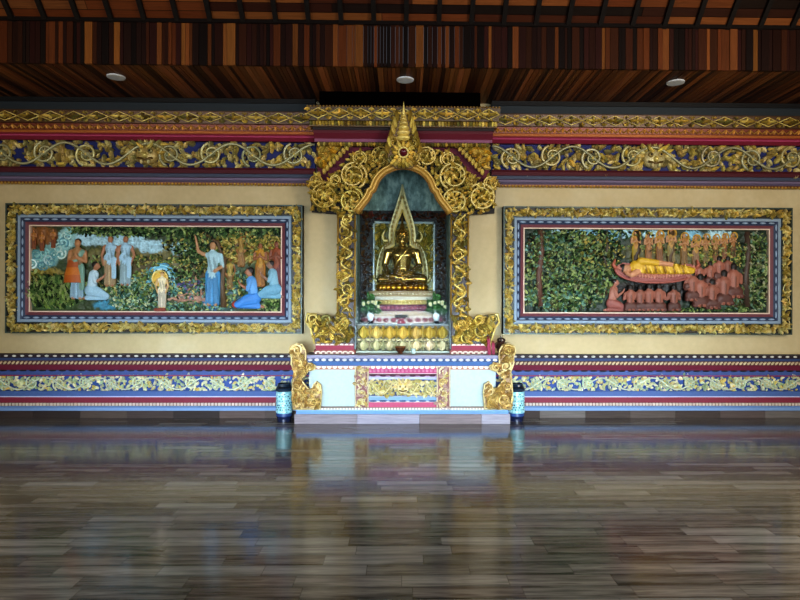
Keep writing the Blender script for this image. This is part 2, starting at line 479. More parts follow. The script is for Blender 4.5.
# ================================================================ CORNICE + FRIEZES (each side of the arch)
CR, DR, PU, PK = hx('7c2038'), hx('461018'), hx('5a4a5e'), hx('b04a6e')
PROF = [(104, -.1), (112.4, -.1), (112.5, -.34), (125.5, -.3), (132.5, -.24), (137, -.2), (143, -.12), (170, -.08), (175, -.11), (183, -.07), (187, -.04)]
def zz(py):
    i = max(j for j in range(len(PROF) - 1) if PROF[j][0] <= py or j == 0); (a, ya), (b, yb) = PROF[i], PROF[i+1]
    return Z(py, ya + (yb - ya)*max(0, min(1, (py - a)/(b - a))))
def diamonds(mb, x0, x1, z0, z1, y, n, pal, seed):
    r = random.Random(seed); h = z1 - z0; p = (x1 - x0) / n; zc = (z0 + z1) / 2
    for i in range(n):
        c = x0 + p * (i + .5)
        mb.tube([(c - p/2, y, zc), (c, y - .01, z1 - h*.06), (c + p/2, y, zc)], h*.055, pick([G_L], r), 4)
        mb.tube([(c - p/2, y, zc), (c, y - .01, z0 + h*.06), (c + p/2, y, zc)], h*.055, pick([G_L], r), 4)
        for q in range(10): mb.leaf(c + r.uniform(-.5, .5)*p, zc + r.uniform(-.4, .4)*h, y + .004, r.uniform(0, 2*PI), h*.3, h*.2, h*.12, mul(pick(pal, r), .75), r.uniform(-1, 1))
        for a in (0, PI, PI/2, -PI/2): mb.leaf(c, zc, y - .01, a, (p*.36 if abs(math.cos(a)) > .5 else h*.34), h*.3, h*.22, pick(pal, r), 0)
        for e, zc2 in ((1, z1), (-1, z0)):
            for a in (-.45, 0, .45): mb.leaf(c - p/2, zc2, y, -e*PI/2 + a*1.6, h*.36, h*.2, h*.16, pick(pal, r), a)
def beads(mb, x0, x1, z, y, per, rx, rz, ry, col, r=rnd):
    n = max(1, round((x1 - x0) / per)); p = (x1 - x0) / n
    for i in range(n): mb.ell((x0 + p*(i + .5), y, z), (rx, ry, rz), jit(col, .12, r), 6, 5)
def cornice(name, x0, x1, seed):
    t = struct_empty(name, ((x0 + x1)/2, 0, zz(187)))
    k = K()
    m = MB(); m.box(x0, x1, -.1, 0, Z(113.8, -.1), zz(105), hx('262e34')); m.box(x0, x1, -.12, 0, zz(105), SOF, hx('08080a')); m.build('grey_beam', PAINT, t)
    m = MB(); m.band(x0, x1, [(0, zz(112.5)), (-.34, zz(112.5)), (-.34, zz(113.5)), (-.31, zz(125.5)), (0, zz(125.5))], hx('4a2f14'))
    diamonds(m, x0, x1, zz(125), zz(113.5), -.325, round((x1 - x0)/(21*k)), GOLDS, seed); m.build('diamond_band', GOLD, t)
    m = MB(); m.band(x0, x1, [(0, zz(125.5)), (-.27, zz(125.5)), (-.25, zz(132.5)), (0, zz(132.5))], hx('6a2c14'))
    n = round((x1 - x0)/(8*k)); p = (x1 - x0)/n
    for i in range(n):
        c = x0 + p*(i + .5); m.tube([(c - p/2, -.262, zz(131.5)), (c, -.27, zz(126.8)), (c + p/2, -.262, zz(131.5))], .009, jit(hx('b9853a'), .15), 4)
        m.leaf(c, zz(132), -.255, PI/2, .05, .04, .02, jit(hx('c08a40'), .15), 0)
    m.build('chevron_band', GOLD, t)
    m = MB(); m.band(x0, x1, [(0, zz(132.5)), (-.225, zz(132.5)), (-.225, zz(135.5)), (0, zz(135.5))], hx('a8622c'))
    m.build('orange_fillet', GOLD, t)
    m = MB(); m.band(x0, x1, [(0, zz(135.5)), (-.2, zz(135.5)), (-.205, zz(137.6)), (-.19, zz(139)), (-.14, zz(143)), (0, zz(143))], [CR, CR, PK, CR, DR, DR]); m.build('crimson_moulding', PAINT, t)
    m = MB(); m.band(x0, x1, [(0, zz(170)), (-.13, zz(170)), (-.15, zz(172)), (-.13, zz(175)), (0, zz(175))], hx('4d1420')); m.build('maroon_moulding', PAINT, t)
    m = MB(); m.band(x0, x1, [(0, zz(175)), (-.1, zz(175)), (-.1, zz(178.5)), (-.075, zz(179)), (-.075, zz(181)), (-.06, zz(183.5)), (0, zz(183.5))], [PU, hx('3d4458'), hx('54485e'), hx('6e6078'), hx('54485e'), PU]); m.build('purple_moulding', PAINT, t)
    m = MB(); m.band(x0, x1, [(0, zz(183)), (-.05, zz(183)), (-.045, zz(185.5)), (0, zz(185.5))], hx('6a3a18'))
    n = round((x1 - x0)/(3.4*k)); p = (x1 - x0)/n
    for i in range(n): m.leaf(x0 + p*(i + .5), zz(184), -.045, -PI/2, .04, .036, .015, jit(hx('b8923c'), .2), 0)
    m.build('gold_fringe', GOLD, t)
    return t
FR = [hx('c2b070'), hx('a8945a'), hx('d2c490'), hx('928a5c'), hx('c8b260')]
ST = [hx('b4b08c'), hx('9c9a78'), hx('c4b988')]
def mask(mb, cx, cz, y, s, pal=GOLDS):
    """a carved guardian mask with bulging eyes and a leafy crest"""
    mb.ell((cx, y, cz), (s*.5, s*.25, s*.42), pick(pal)); mb.ell((cx, y - s*.2, cz - s*.05), (s*.12, s*.16, s*.13), pick([G_L]))
    for e in (-1, 1):
        mb.ell((cx + e*s*.2, y - s*.2, cz + s*.12), (s*.11, s*.1, s*.11), pick(pal)); mb.ell((cx + e*s*.2, y - s*.29, cz + s*.12), (s*.045, s*.03, s*.05), hx('1a1410'))
        mb.leaf(cx + e*s*.06, cz + s*.26, y - s*.2, PI/2 - e*1.2, s*.35, s*.16, s*.1, pick([G_L]), e*.6)
        mb.leaf(cx + e*s*.14, cz - s*.22, y - s*.2, -PI/2, s*.2, s*.1, s*.08, pick([hx('e6dcb0')]), 0)
    mb.tube([(cx - s*.3, y - s*.2, cz - s*.16), (cx, y - s*.26, cz - s*.24), (cx + s*.3, y - s*.2, cz - s*.16)], s*.05, hx('6a5428'), 5)
    for j in range(9):
        a = PI * (j / 8) ; mb.leaf(cx + s*.42*math.cos(a), cz + s*.3*math.sin(a) + s*.08, y - s*.05, a, s*.42, s*.22, s*.14, pick(pal), 0)
x_in, x_out = X(490), XR
k = K()
for side, (x0, x1) in (('left', (XL, -x_in)), ('right', (x_in, XR))):
    cornice('trim_3' if side == 'left' else 'trim_4', x0, x1, 5 if side == 'left' else 6)
    t = thing('carved_frieze', f'blue and gold scrollwork frieze high on the wall, {side} of the carved arch', 'frieze', ((x0 + x1)/2, 0, zz(170)), 'scrollwork friezes under the cornice')
    m = MB(); m.box(x0, x1, -.075, -.004, zz(170), zz(143), hx('16225e')); m.build('blue_backing', PAINT, t)
    sx = X(152) if side == 'left' else X(652)
    m = MB(); frieze(m, x0, x1, zz(156.5), 26*k, -.075, 41*k, FR, ST, 11 if side == 'left' else 12, 1.15, (sx - .27, sx + .27)); m.build('scrollwork', GOLD, t)
    m = MB(); mask(m, sx, zz(157), -.1, 24*k, FR)
    for e in (-1, 1):
        for j in range(7): m.leaf(sx + e*.14, zz(157) + rnd.uniform(-.12, .12), -.08, (0 if e > 0 else PI) + rnd.uniform(-.9, .9), .16, .09, .04, pick(FR), rnd.uniform(-1, 1))
    m.build('guardian_mask', GOLD, t)

# ================================================================ DADO (low carved band on each side)
BL, LB, WH = hx('374a74'), hx('7492bc'), hx('d8d6cc')
da = X(510)
YD = -.12
def zd(py, y=YD): return Z(py, y)
for side, (x0, x1) in (('left', (XL + .07, -X(494))), ('right', (X(494), XR - .07))):
    sd = 21 if side == 'left' else 22
    t = struct_empty('trim_5' if side == 'left' else 'trim_6', ((x0 + x1)/2, 0, zd(410)))
    # upper mouldings
    m = MB(); m.band(x0, x1, [(0, zd(354.5)), (YD - .03, zd(354.5)), (YD - .03, zd(358)), (0, zd(358))], hx('261820'))
    beads(m, x0, x1, zd(356.2), YD - .03, 7.8*k, .028, .014, .012, WH); m.build('beaded_rail', PAINT, t)
    m = MB(); m.band(x0, x1, [(0, zd(358)), (YD - .005, zd(358)), (YD + .01, zd(361)), (0, zd(361))], hx('3e4c70')); m.build('blue_fillet', PAINT, t)
    m = MB(); m.band(x0, x1, [(0, zd(361)), (YD - .01, zd(361)), (YD - .02, zd(364.8)), (0, zd(364.8))], hx('5a3830'))
    n = round((x1 - x0)/(4*k)); p = (x1 - x0)/n
    for i in range(n): m.leaf(x0 + p*(i + .2), zd(364.6), YD - .015, PI/2 - .55, .058, .032, .015, jit(hx('cdbb98'), .12), -.5)
    m.build('twist_moulding', PAINT, t)
    m = MB(); m.band(x0, x1, [(0, zd(364.8)), (YD - .005, zd(364.8)), (YD + .02, zd(370.4)), (0, zd(370.4))], hx('6c2036')); m.build('red_moulding', PAINT, t)
    m = MB(); m.band(x0, x1, [(0, zd(370.4)), (YD + .03, zd(370.4)), (YD + .02, zd(375.4)), (YD + .01, zd(375.4)), (YD + .01, zd(376.4)), (0, zd(376.4))], [BL, hx('3a4e84'), hx('8a2a48'), hx('8a2a48'), BL])
    beads(m, x0, x1, zd(371), YD + .025, 9.5*k, .05, .012, .01, hx('16161e')); m.build('scalloped_moulding', PAINT, t)
    # lower mouldings
    m = MB(); m.band(x0, x1, [(0, zd(391.2)), (YD + .0, zd(391.2)), (YD - .02, zd(396)), (YD - .02, zd(397)), (0, zd(397))], [hx('3c5284'), hx('445f94'), hx('b9bcd6'), BL]); m.build('blue_moulding', PAINT, t)
    m = MB(); m.band(x0, x1, [(0, zd(397)), (YD - .02, zd(397)), (YD - .04, zd(402)), (0, zd(402))], hx('7c2038')); m.build('red_moulding', PAINT, t)
    m = MB(); m.band(x0, x1, [(0, zd(402)), (YD - .035, zd(402)), (YD - .045, zd(405.4)), (0, zd(405.4))], hx('5a3030'))
    n = round((x1 - x0)/(3.3*k)); p = (x1 - x0)/n
    for i in range(n): m.box(x0 + p*i + p*.14, x0 + p*(i+1) - p*.14, YD - .055, YD - .03, zd(405), zd(402.4), jit(hx('ccc0ae'), .1))
    m.build('dentil_row', PAINT, t)
    m = MB(); m.band(x0, x1, [(0, zd(405.4)), (YD - .03, zd(405.4)), (YD - .05, zd(407.4)), (YD - .05, zd(410)), (0, zd(410))], [LB, hx('6a8abc'), LB, LB, LB]); m.build('pale_blue_plinth', PAINT, t)
    # the frieze itself
    f = thing('dado_frieze', f'low cream and blue leaf-carved band along the wall, {side} of the altar', 'frieze', ((x0 + x1)/2, 0, zd(391)), 'leaf-carved bands above the skirting')
    m = MB(); m.box(x0, x1, YD + .045, -.004, zd(391.2), zd(376.4), hx('28488c')); m.build('blue_backing', PAINT, f)
    m = MB(); frieze(m, x0 + .05, x1, zd(383.8), 14.4*k, YD + .045, 25*k, [hx('dcd8b0'), hx('c8cca0'), hx('ece6c8'), hx('aec09c'), hx('d8c470')], [hx('d0d8bc'), hx('b8c8b0')], sd, 1.0); m.build('leaf_carving', RELIEF, f)
    # wood-look skirting tiles
    b = MB(); x = x0; rr = random.Random(sd)
    while x < x1:
        w = .6; c = jit(rr.choice([hx('5a4e48'), hx('453a36'), hx('6a625e'), hx('382f2d')]), .12, rr)
        b.box(x, min(x + w, x1) - .003, YD, 0, 0, zd(410), c); x += w
    o = b.build('baseboard_left' if side == 'left' else 'baseboard_right', WOODX); struct(o)
    e = MB(); xe = XL if side == 'left' else XR - .07
    e.box(xe, xe + .07, YD - .06, 0, 0, zd(355), hx('1c1512')); struct(e.build('trim_7' if side == 'left' else 'trim_8', WOODZ))

# ================================================================ RELIEF PANELS
YP = -.06
def pane_frame(t, x0, x1, z0, z1, seed):
    """gold carved outer frame, blue and red inner bands and a cream fillet; all sizes in wall metres"""
    def ring(mb, a, b, y0, y1, col, slope=None):
        # rectangular ring between inset a and inset b; front face may slope from y0 (outer) to slope (inner)
        A = (x0 + a, x1 - a, z0 + a, z1 - a); B = (x0 + b, x1 - b, z0 + b, z1 - b); yi = y0 if slope is None else slope
        o = [(A[0], y0, A[2]), (A[1], y0, A[2]), (A[1], y0, A[3]), (A[0], y0, A[3])]
        i = [(B[0], yi, B[2]), (B[1], yi, B[2]), (B[1], yi, B[3]), (B[0], yi, B[3])]
        ob = [(p[0], y1, p[2]) for p in o]; ib = [(p[0], y1, p[2]) for p in i]
        for j in range(4):
            q = (j + 1) % 4
            mb.quad(o[j], o[q], i[q], i[j], col); mb.quad(o[j], ob[j], ob[q], o[q], col); mb.quad(i[j], i[q], ib[q], ib[j], col)
    g = 11*k
    m = MB(); ring(m, 0, g, -.1, 0, hx('2a2212')); ring(m, 0, .018, -.125, 0, hx('3c4a44')); ring(m, g - .012, g, -.12, 0, hx('2c3a40'))
    rect_border(m, x0 + .012, x1 - .012, z0 + .012, z1 - .012, g - .02, -.1, 11*k, [hx('d2bc6c'), hx('b8a056'), hx('e2d498'), hx('a0924c'), hx('d6cc96')], seed); m.build('gilded_frame', GOLD, t)
    m = MB(); ring(m, g, 13.6*k, -.105, 0, hx('8596a6')); ring(m, 13.6*k, 17.6*k, -.1, 0, hx('323f58'), -.07)
    r2 = random.Random(seed)
    for (ax, az, bx, bz) in ((x0 + 15.2*k, z1 - 15.2*k, x1 - 15.2*k, z1 - 15.2*k), (x0 + 15.2*k, z0 + 15.2*k, x1 - 15.2*k, z0 + 15.2*k), (x0 + 15.2*k, z0 + 15.2*k, x0 + 15.2*k, z1 - 15.2*k), (x1 - 15.2*k, z0 + 15.2*k, x1 - 15.2*k, z1 - 15.2*k)):
        L = math.hypot(bx - ax, bz - az); n = round(L / (9*k))
        for i in range(n):
            q = (i + .5) / n; cx, cz = ax + (bx - ax)*q, az + (bz - az)*q; v = abs(bz - az) > abs(bx - ax)
            m.ell((cx, -.092, cz), (.013, .01, .045) if v else (.045, .01, .013), hx('93a6bc'), 6, 5)
    m.build('blue_moulding', PAINT, t)
    m = MB(); ring(m, 17.6*k, 20.6*k, -.085, 0, hx('6a3840'), -.07); m.build('red_moulding', PAINT, t)
    m = MB(); ring(m, 20.6*k, 21.7*k, -.075, 0, hx('d9c2ae')); m.build('cream_fillet', PAINT, t)

def scene_ground(t, sx0, sx1, sy0, sy1, blobs, base, seed, name='relief_ground'):
    """lumpy painted ground of the relief: colours laid in soft patches (pixel coords on the wall)"""
    nxg, nzg = 260, 92; mb = MB(); rr = random.Random(seed)
    vs = []; cols = []
    for j in range(nzg + 1):
        for i in range(nxg + 1):
            px = sx0 + (sx1 - sx0)*i/nxg; py = sy0 + (sy1 - sy0)*j/nzg
            n1 = noise.noise(Vector((px*.22 + seed, py*.22, 1.3))); n2 = noise.noise(Vector((px*.6, py*.6 + seed, 4.1)))
            h = .012 + .014*n1 + .010*n2
            c = base; 
            for (bx, by, rx, ry, col) in blobs:
                d = ((px + n1*5 - bx)/rx)**2 + ((py + n2*3 - by)/ry)**2
                if d < 1: c = mixc(c, col, min(1, (1 - d)*3))
            c = mul(c, .85 + .5*n2 + .25*n1)
            edge = min(i, nxg - i, j, nzg - j); h *= min(1, edge/3)
            vs.append((X(px), -.005 - max(0, h) - .012, Z(py))); cols.append(tuple(max(.003, q) for q in c))
    W = nxg + 1
    mb.v = vs
    for j in range(nzg):
        for i in range(nxg):
            mb.f.append([j*W + i, (j+1)*W + i, (j+1)*W + i + 1, j*W + i + 1]); mb.c.append(cols[j*W + i]); mb.sm.append(True)
    o = mb.build(name, RELIEF, t); me = o.data
    li = np.zeros(len(me.loops), dtype=np.int32); me.loops.foreach_get('vertex_index', li)
    ca = np.ones((len(cols), 4), dtype=np.float32); ca[:, :3] = np.array(cols)
    me.color_attributes['Col'].data.foreach_set('color', ca[li].ravel())
    return o

def scatter_leaves(t, name, zones, seed, H=.4, y=-.02):
    """zones: (px,py,rx,ry,count,size_px,palette,angle or None)"""
    rr = random.Random(seed); mb = MB()
    for (bx, by, rx, ry, cnt, sz, pal, ang) in zones:
        for i in range(cnt):
            a = rr.uniform(0, 2*PI); q = math.sqrt(rr.random()); px, py = bx + rx*q*math.cos(a), by + ry*q*math.sin(a)
            px = min(max(px, SC[0] + 2), SC[1] - 2); py = min(max(py, SC[2] + 2), SC[3] - 2)
            L = sz*K()*rr.uniform(.6, 1.3); an = rr.uniform(0, 2*PI) if ang is None else ang + rr.uniform(-.7, .7)
            mb.leaf(X(px), Z(py), y - rr.uniform(0, .025), an, L, L*(.55 if ang is None else .3), L*H, pick(pal, rr), rr.uniform(-1, 1))
    return mb.build(name, RELIEF, t)

SKIN, SKB, HAIR = hx('a07052'), hx('7e4e3e'), hx('1d1613')
def standing(robe, skirt, skin=SKIN, hair=HAIR, arms='pray', sash=None):
    """standing robed figure, height 1, feet at z=0, facing the room (-y)"""
    P = [('e', (0, -.01, .935), (.052, .055, .066), skin), ('e', (0, .015, .965), (.056, .055, .05), hair), ('e', (0, -.063, .93), (.011, .014, .016), skin),
         ('c', (0, 0, .88), .03, (0, 0, .83), .034, skin), ('c', (-.085, 0, .80), .042, (.085, 0, .80), .042, robe if sash is None else skin),
         ('c', (0, 0, .78), .095, (0, 0, .60), .078, robe), ('c', (0, 0, .60), .085, (0, 0, .5), .1, robe),
         ('c', (-.045, 0, .5), .075, (-.055, 0, .06), .06, skirt), ('c', (.045, 0, .5), .075, (.055, 0, .06), .06, skirt), ('c', (0, .01, .45), .07, (0, .01, .1), .09, skirt),
         ('c', (-.05, -.01, .03), .03, (-.055, -.08, .02), .022, skin), ('c', (.05, -.01, .03), .03, (.055, -.08, .02), .022, skin)]
    for x in (-.085, -.03, .035, .09): P.append(('c', (x*.7, -.075, .5), .012, (x*1.1, -.07, .05), .02, mul(skirt, .62)))
    for x in (-.05, .02): P.append(('c', (x, -.085, .76), .012, (x + .05, -.085, .54), .016, mul(robe, .65)))
    if sash: P.append(('c', (.09, -.05, .8), .035, (-.07, -.06, .58), .05, sash)); P.append(('c', (.08, -.06, .55), .05, (.09, -.06, .2), .045, sash))
    for s in (-1, 1):
        if arms == 'pray': P += [('c', (s*.12, 0, .79), .038, (s*.14, -.03, .63), .03, skin), ('c', (s*.14, -.03, .63), .03, (s*.015, -.12, .70), .022, skin), ('c', (s*.012, -.125, .70), .018, (s*.006, -.125, .77), .012, skin)]
        elif arms == 'raise' and s < 0: P += [('c', (-.12, 0, .8), .036, (-.22, -.03, .85), .028, skin), ('c', (-.22, -.03, .85), .028, (-.26, -.04, 1.06), .02, skin), ('c', (-.26, -.04, 1.06), .02, (-.275, -.05, 1.11), .014, skin)]
        elif arms == 'raise': P += [('c', (.12, 0, .79), .04, (.15, -.02, .62), .034, robe), ('c', (.15, -.02, .62), .032, (.05, -.1, .55), .024, skin)]
        else: P += [('c', (s*.12, 0, .79), .036, (s*.17, .0, .62), .029, skin), ('c', (s*.17, 0, .62), .028, (s*.13, -.06, .47), .02, skin), ('c', (s*.13, -.06, .47), .02, (s*.12, -.07, .42), .016, skin)]
    return P
def kneel_back(skin=SKB, wrap=hx('7a4038'), hair=HAIR):
    """kneeling worshipper seen from behind, height 1"""
    return [('e', (0, -.0, .91), (.1, .1, .112), hair), ('c', (0, .03, .80), .055, (0, .02, .74), .055, skin), ('c', (-.15, .0, .68), .075, (.15, .0, .68), .075, skin),
            ('c', (0, 0, .66), .17, (0, -.01, .36), .14, skin), ('c', (0, -.17, .6), .02, (0, -.16, .3), .02, mul(skin, .6)), ('c', (-.09, -.03, .2), .17, (.09, -.03, .2), .17, wrap), ('c', (-.16, .05, .1), .1, (-.2, -.12, .07), .07, wrap), ('c', (.16, .05, .1), .1, (.2, -.12, .07), .07, wrap),
            ('c', (-.2, .02, .66), .06, (-.24, .08, .45), .05, skin), ('c', (.2, .02, .66), .06, (.24, .08, .45), .05, skin), ('c', (-.24, .08, .45), .045, (-.08, .16, .56), .035, skin), ('c', (.24, .08, .45), .045, (.08, .16, .56), .035, skin),
            ('c', (-.07, -.15, .05), .05, (-.06, -.24, .04), .035, skin), ('c', (.07, -.15, .05), .05, (.06, -.24, .04), .035, skin)]
def kneel_side(d, skin=SKB, robe=hx('7a4038'), hair=HAIR, top=None):
    """kneeling figure in profile facing d (+1 right, -1 left), hands joined, height 1"""
    top = top or skin; q = lambda x, y, z: (d*x, y, z)
    return [('e', q(.04, 0, .88), (.085, .08, .1), skin), ('e', q(.0, .01, .92), (.09, .085, .085), hair), ('e', q(.125, 0, .87), (.025, .02, .025), skin), ('c', q(.0, 0, .79), .05, q(-.02, 0, .72), .055, skin),
            ('c', q(-.03, 0, .66), .13, q(-.08, 0, .36), .125, top), ('c', q(-.1, 0, .25), .17, q(.1, -.03, .2), .13, robe), ('c', q(.1, -.03, .2), .12, q(.3, -.03, .1), .09, robe), ('c', q(.28, 0, .07), .07, q(-.2, 0, .06), .07, robe),
            ('c', q(-.2, 0, .06), .055, q(-.32, 0, .04), .035, skin), ('c', q(-.02, -.1, .66), .06, q(.05, -.14, .46), .05, top), ('c', q(.05, -.14, .46), .045, q(.24, -.08, .6), .032, skin), ('c', q(.24, -.08, .6), .03, q(.29, -.07, .7), .016, skin)]
def put(proto_prims, name, t, px, py, hpx, y, flat=.55, label=None, vox=.016):
    s = hpx*K(y); base = (X(px, y), y, Z(py, y)); off = parent_world(t)
    pr = []
    for p in proto_prims:
        if p[0] == 'c': pr.append(('c', tuple(c*s for c in p[1]), p[2]*s, tuple(c*s for c in p[3]), p[4]*s, p[5]))
        else: pr.append(('e', tuple(c*s for c in p[1]), tuple(c*s for c in p[2]), p[3]))
    o = blob(name, pr, vox*s, RELIEF, t, flat, None, 1, tuple(base[i] - off[i] for i in range(3)))
    if label: o['label'] = label
    return o
def flip(o, t):
    pass

YFIG = -.05
GR = [hx('3f5a34'), hx('5f7c48'), hx('86a060'), hx('1e3022'), hx('b4c084')]
DG = [hx('1a2a20'), hx('34503a'), hx('4d6c44'), hx('7a9468'), hx('101a14')]
YG = [hx('8a8440'), hx('b8ac60'), hx('5f6030'), hx('d0c078')]
TE = [hx('5a8a80'), hx('7aa69a'), hx('9cc0b4'), hx('46706a')]
# ---- left panel
lx0, lx1, lz0, lz1 = X(403 - 387), X(403 - 99), Z(333.5), Z(207)
tL = thing('relief_panel', 'painted garden relief with a child standing on a path, in gilded frame left of altar', 'wall relief', ((lx0 + lx1)/2, 0, lz0))
pane_frame(tL, lx0, lx1, lz0, lz1, 31)
SC = (403 - 369, 403 - 121.5, 228.5, 312)
SK1, SK2 = hx('a9cfdc'), hx('5f93ad')
scene_ground(tL, 403 - 370, 403 - 121, 228, 312.5, [
    (150, 258, 70, 14, hx('6f6a3c')), (200, 264, 40, 12, hx('66603a')), (98, 241, 24, 7, SK1), (128, 243, 26, 7, SK1), (154, 248, 16, 7, SK1), (182, 250, 13, 6, SK1), (60, 253, 16, 10, hx('86b6b4')), (45, 262, 20, 10, hx('86b6b4')), (72, 240, 10, 12, hx('9cc8c8')),
    (46, 238, 18, 10, hx('8a5a2c')), (145, 268, 20, 12, hx('5c5030')), (190, 276, 30, 10, hx('5c4c30')), (165, 280, 14, 14, hx('5fa4bc')), (245, 250, 28, 16, hx('8f8844')), (272, 252, 14, 16, hx('9a7a3c')),
    (60, 295, 32, 18, hx('4c6a38')), (112, 306, 16, 5, hx('3f86a0')), (196, 298, 24, 7, hx('a07a66')), (228, 300, 20, 12, hx('44606a')), (50, 275, 22, 6, hx('8a7a34')), (215, 306, 14, 5, hx('3f6fa0'))], hx('3a4a2c'), 3)
scatter_leaves(tL, 'foliage', [
    (180, 233, 108, 5, 900, 3.6, DG + GR, None), (120, 232, 42, 4, 260, 3.4, DG + GR, None), (222, 246, 58, 12, 560, 3.6, DG + YG + GR, None), (195, 252, 16, 14, 200, 3.4, DG + GR, None),
    (58, 296, 30, 15, 620, 6.5, GR + [hx('b4c47c'), hx('8fa858')], PI/2), (40, 282, 12, 8, 120, 4.5, YG + GR, None), (135, 296, 26, 14, 620, 3.4, GR + TE + [hx('d6dcb4'), hx('e0dcc0')], None), (150, 282, 16, 12, 300, 3.4, TE + GR + YG, None),
    (110, 288, 22, 8, 240, 3, DG + GR + YG, None), (190, 288, 30, 10, 420, 3.2, GR + TE + [hx('7a6aa8'), hx('d0c078'), hx('c89a84')], None), (235, 290, 26, 18, 440, 3.4, GR + YG + TE, None), (270, 300, 14, 11, 280, 3.6, GR + [hx('c4d094')], None),
    (245, 250, 28, 14, 380, 3.8, YG + [hx('9a6a3c'), hx('d8c880')], None), (272, 246, 11, 12, 160, 3.8, YG, None), (140, 262, 50, 5, 240, 3, YG + GR, None), (205, 264, 24, 8, 240, 3.2, YG + DG, None), (190, 307, 60, 4, 300, 3, TE + GR, None), (180, 274, 24, 6, 160, 3, DG + GR, None)], 41)
m = MB(); rr = random.Random(5)
for (cx, cy) in ((38, 265), (46, 261), (54, 261), (60, 256), (64, 250), (68, 244), (72, 238), (74, 233), (42, 257), (50, 255), (35, 259), (57, 264), (66, 256), (48, 267)):
    spiral(m, X(cx), Z(cy), 5.2*k, -.025, rr.uniform(0, 6), rr.choice((-1, 1)), 1.3, .013, [hx('bcdcd6'), hx('8fc0c0'), hx('e0f0ea'), hx('5f98a0')], 5, False)
m.build('curling_cloud', RELIEF, tL)
m = MB()
for i in range(13):
    cx = 172 + i*3.1; m.ell((X(cx), -.03, Z(301 - 4*math.sin(i*.35) + rr.uniform(-1.5, 1.5))), (.03, .015, .016), jit(hx('c49a86'), .15), 8, 6)
m.build('stone_path', RELIEF, tL)
m = MB()                                     # tree trunk and branches behind the lady in blue
m.tube([(X(226), -.03, Z(308)), (X(224), -.035, Z(285)), (X(226), -.035, Z(262)), (X(220), -.03, Z(244)), (X(205), -.03, Z(234))], [.05, .04, .035, .03, .02], hx('5e4a34'), 8)
m.tube([(X(226), -.03, Z(262)), (X(236), -.03, Z(248)), (X(250), -.03, Z(238))], [.03, .025, .015], hx('5e4a34'), 7); m.build('tree', RELIEF, tL)
m = MB()
for q_ in range(4):
    R_ = 9.5 + q_*1.6; m.tube([(X(164 + R_*math.cos(PI*(1.12 - 1.24*a_/24))), -.02 - .004*(3 - q_), Z(281 - R_*1.15*math.sin(PI*(1.12 - 1.24*a_/24)))) for a_ in range(25)], .016, [hx('a9d4dc'), hx('6fb0cc'), hx('8fc8d4'), hx('4f94b8')][q_], 6)
m.build('blue_aura', RELIEF, tL)
OR, PBL = hx('a85f24'), hx('9cc0d4')
for (cx, cy) in ((38, 251), (46, 253), (57, 250)): put(standing(hx('a8702c'), hx('8a4a24'), hx('b07a50'), hx('6a3a1c')), 'hovering_figure', tL, cx, cy, 19, YFIG)
put(standing(hx('a07850'), PBL, hx('a87850'), HAIR, 'pray', hx('6f9484')), 'praying_woman', tL, 81, 301, 60, YFIG)
m = MB(); c = (X(80), YFIG, Z(284)); m.lathe([(.14, 0), (.13, .1), (.105, .2), (.085, .3)], c, [hx('a8561c'), hx('b8691e'), hx('9c4c1c')], 16, .5); m.build('orange_robe', RELIEF, bpy.data.objects['praying_woman'])
put(kneel_side(1, SKIN, PBL, HAIR, hx('b4cfdc')), 'kneeling_attendant', tL, 98, 301, 38, YFIG - .02)
put(standing(PBL, hx('b8a078'), SKIN, hx('7a6a44'), 'down', PBL), 'bowing_man', tL, 113, 288, 50, YFIG)
put(standing(PBL, hx('9fbcc4'), SKIN, hx('7a6a44'), 'down', PBL), 'bowing_man', tL, 128, 287, 49, YFIG)
ch = put(standing(hx('e0d6b4'), hx('d8cfb8'), hx('c9a878'), HAIR, 'down'), 'child_figure', tL, 164, 309, 36, YFIG - .02)
m = MB(); hc = (X(163.5), YFIG - .004, Z(279.5)); m.ell(hc, (.1, .012, .1), hx('d2ac48'), 20, 8)
m.tube([(hc[0] + .1*math.cos(2*PI*q_/24), hc[1] - .004, hc[2] + .1*math.sin(2*PI*q_/24)) for q_ in range(25)], .011, hx('e6cc7c'), 6); m.build('halo', RELIEF, ch)
m = MB(); m.lathe([(.07, 0), (.085, .02), (.07, .045)], (X(164), YFIG - .02, Z(312)), hx('8a4a3c'), 14, .6); m.build('lotus_base', RELIEF, ch)
put(standing(hx('9cbcc4'), hx('4a92c4'), hx('a8805c'), HAIR, 'raise'), 'standing_woman', tL, 214, 307, 64, YFIG - .02)
put(kneel_side(-1, hx('9a6a50'), hx('3f7fc4'), HAIR, hx('5a94cc')), 'kneeling_woman', tL, 251, 309, 41, YFIG - .02)
m = MB(); m.ell((X(238), YFIG, Z(305)), (.06, .03, .05), hx('a8402c'), 10, 8); m.build('red_cloth', RELIEF, tL)
put(standing(hx('b0802c'), hx('a8702c'), hx('8a5a3c'), HAIR, 'pray'), 'praying_man', tL, 261, 288, 44, YFIG)
put(standing(hx('8a4a30'), hx('7a3c3c'), hx('7a4a38'), HAIR, 'pray'), 'praying_man', tL, 277, 290, 48, YFIG)
put(kneel_side(-1, hx('8a6a58'), hx('6a9cb4'), HAIR, hx('7aa6b8')), 'kneeling_woman', tL, 272, 299, 38, YFIG - .02)
put(standing(hx('a0803c'), hx('9a7038'), hx('8a5c34'), hx('4a3018'), 'down'), 'distant_figure', tL, 242, 268, 34, YFIG + .01)
put(standing(hx('a89048'), hx('8a6a34'), hx('8a5c34'), hx('4a3018'), 'down'), 'distant_figure', tL, 231, 290, 30, YFIG + .01)

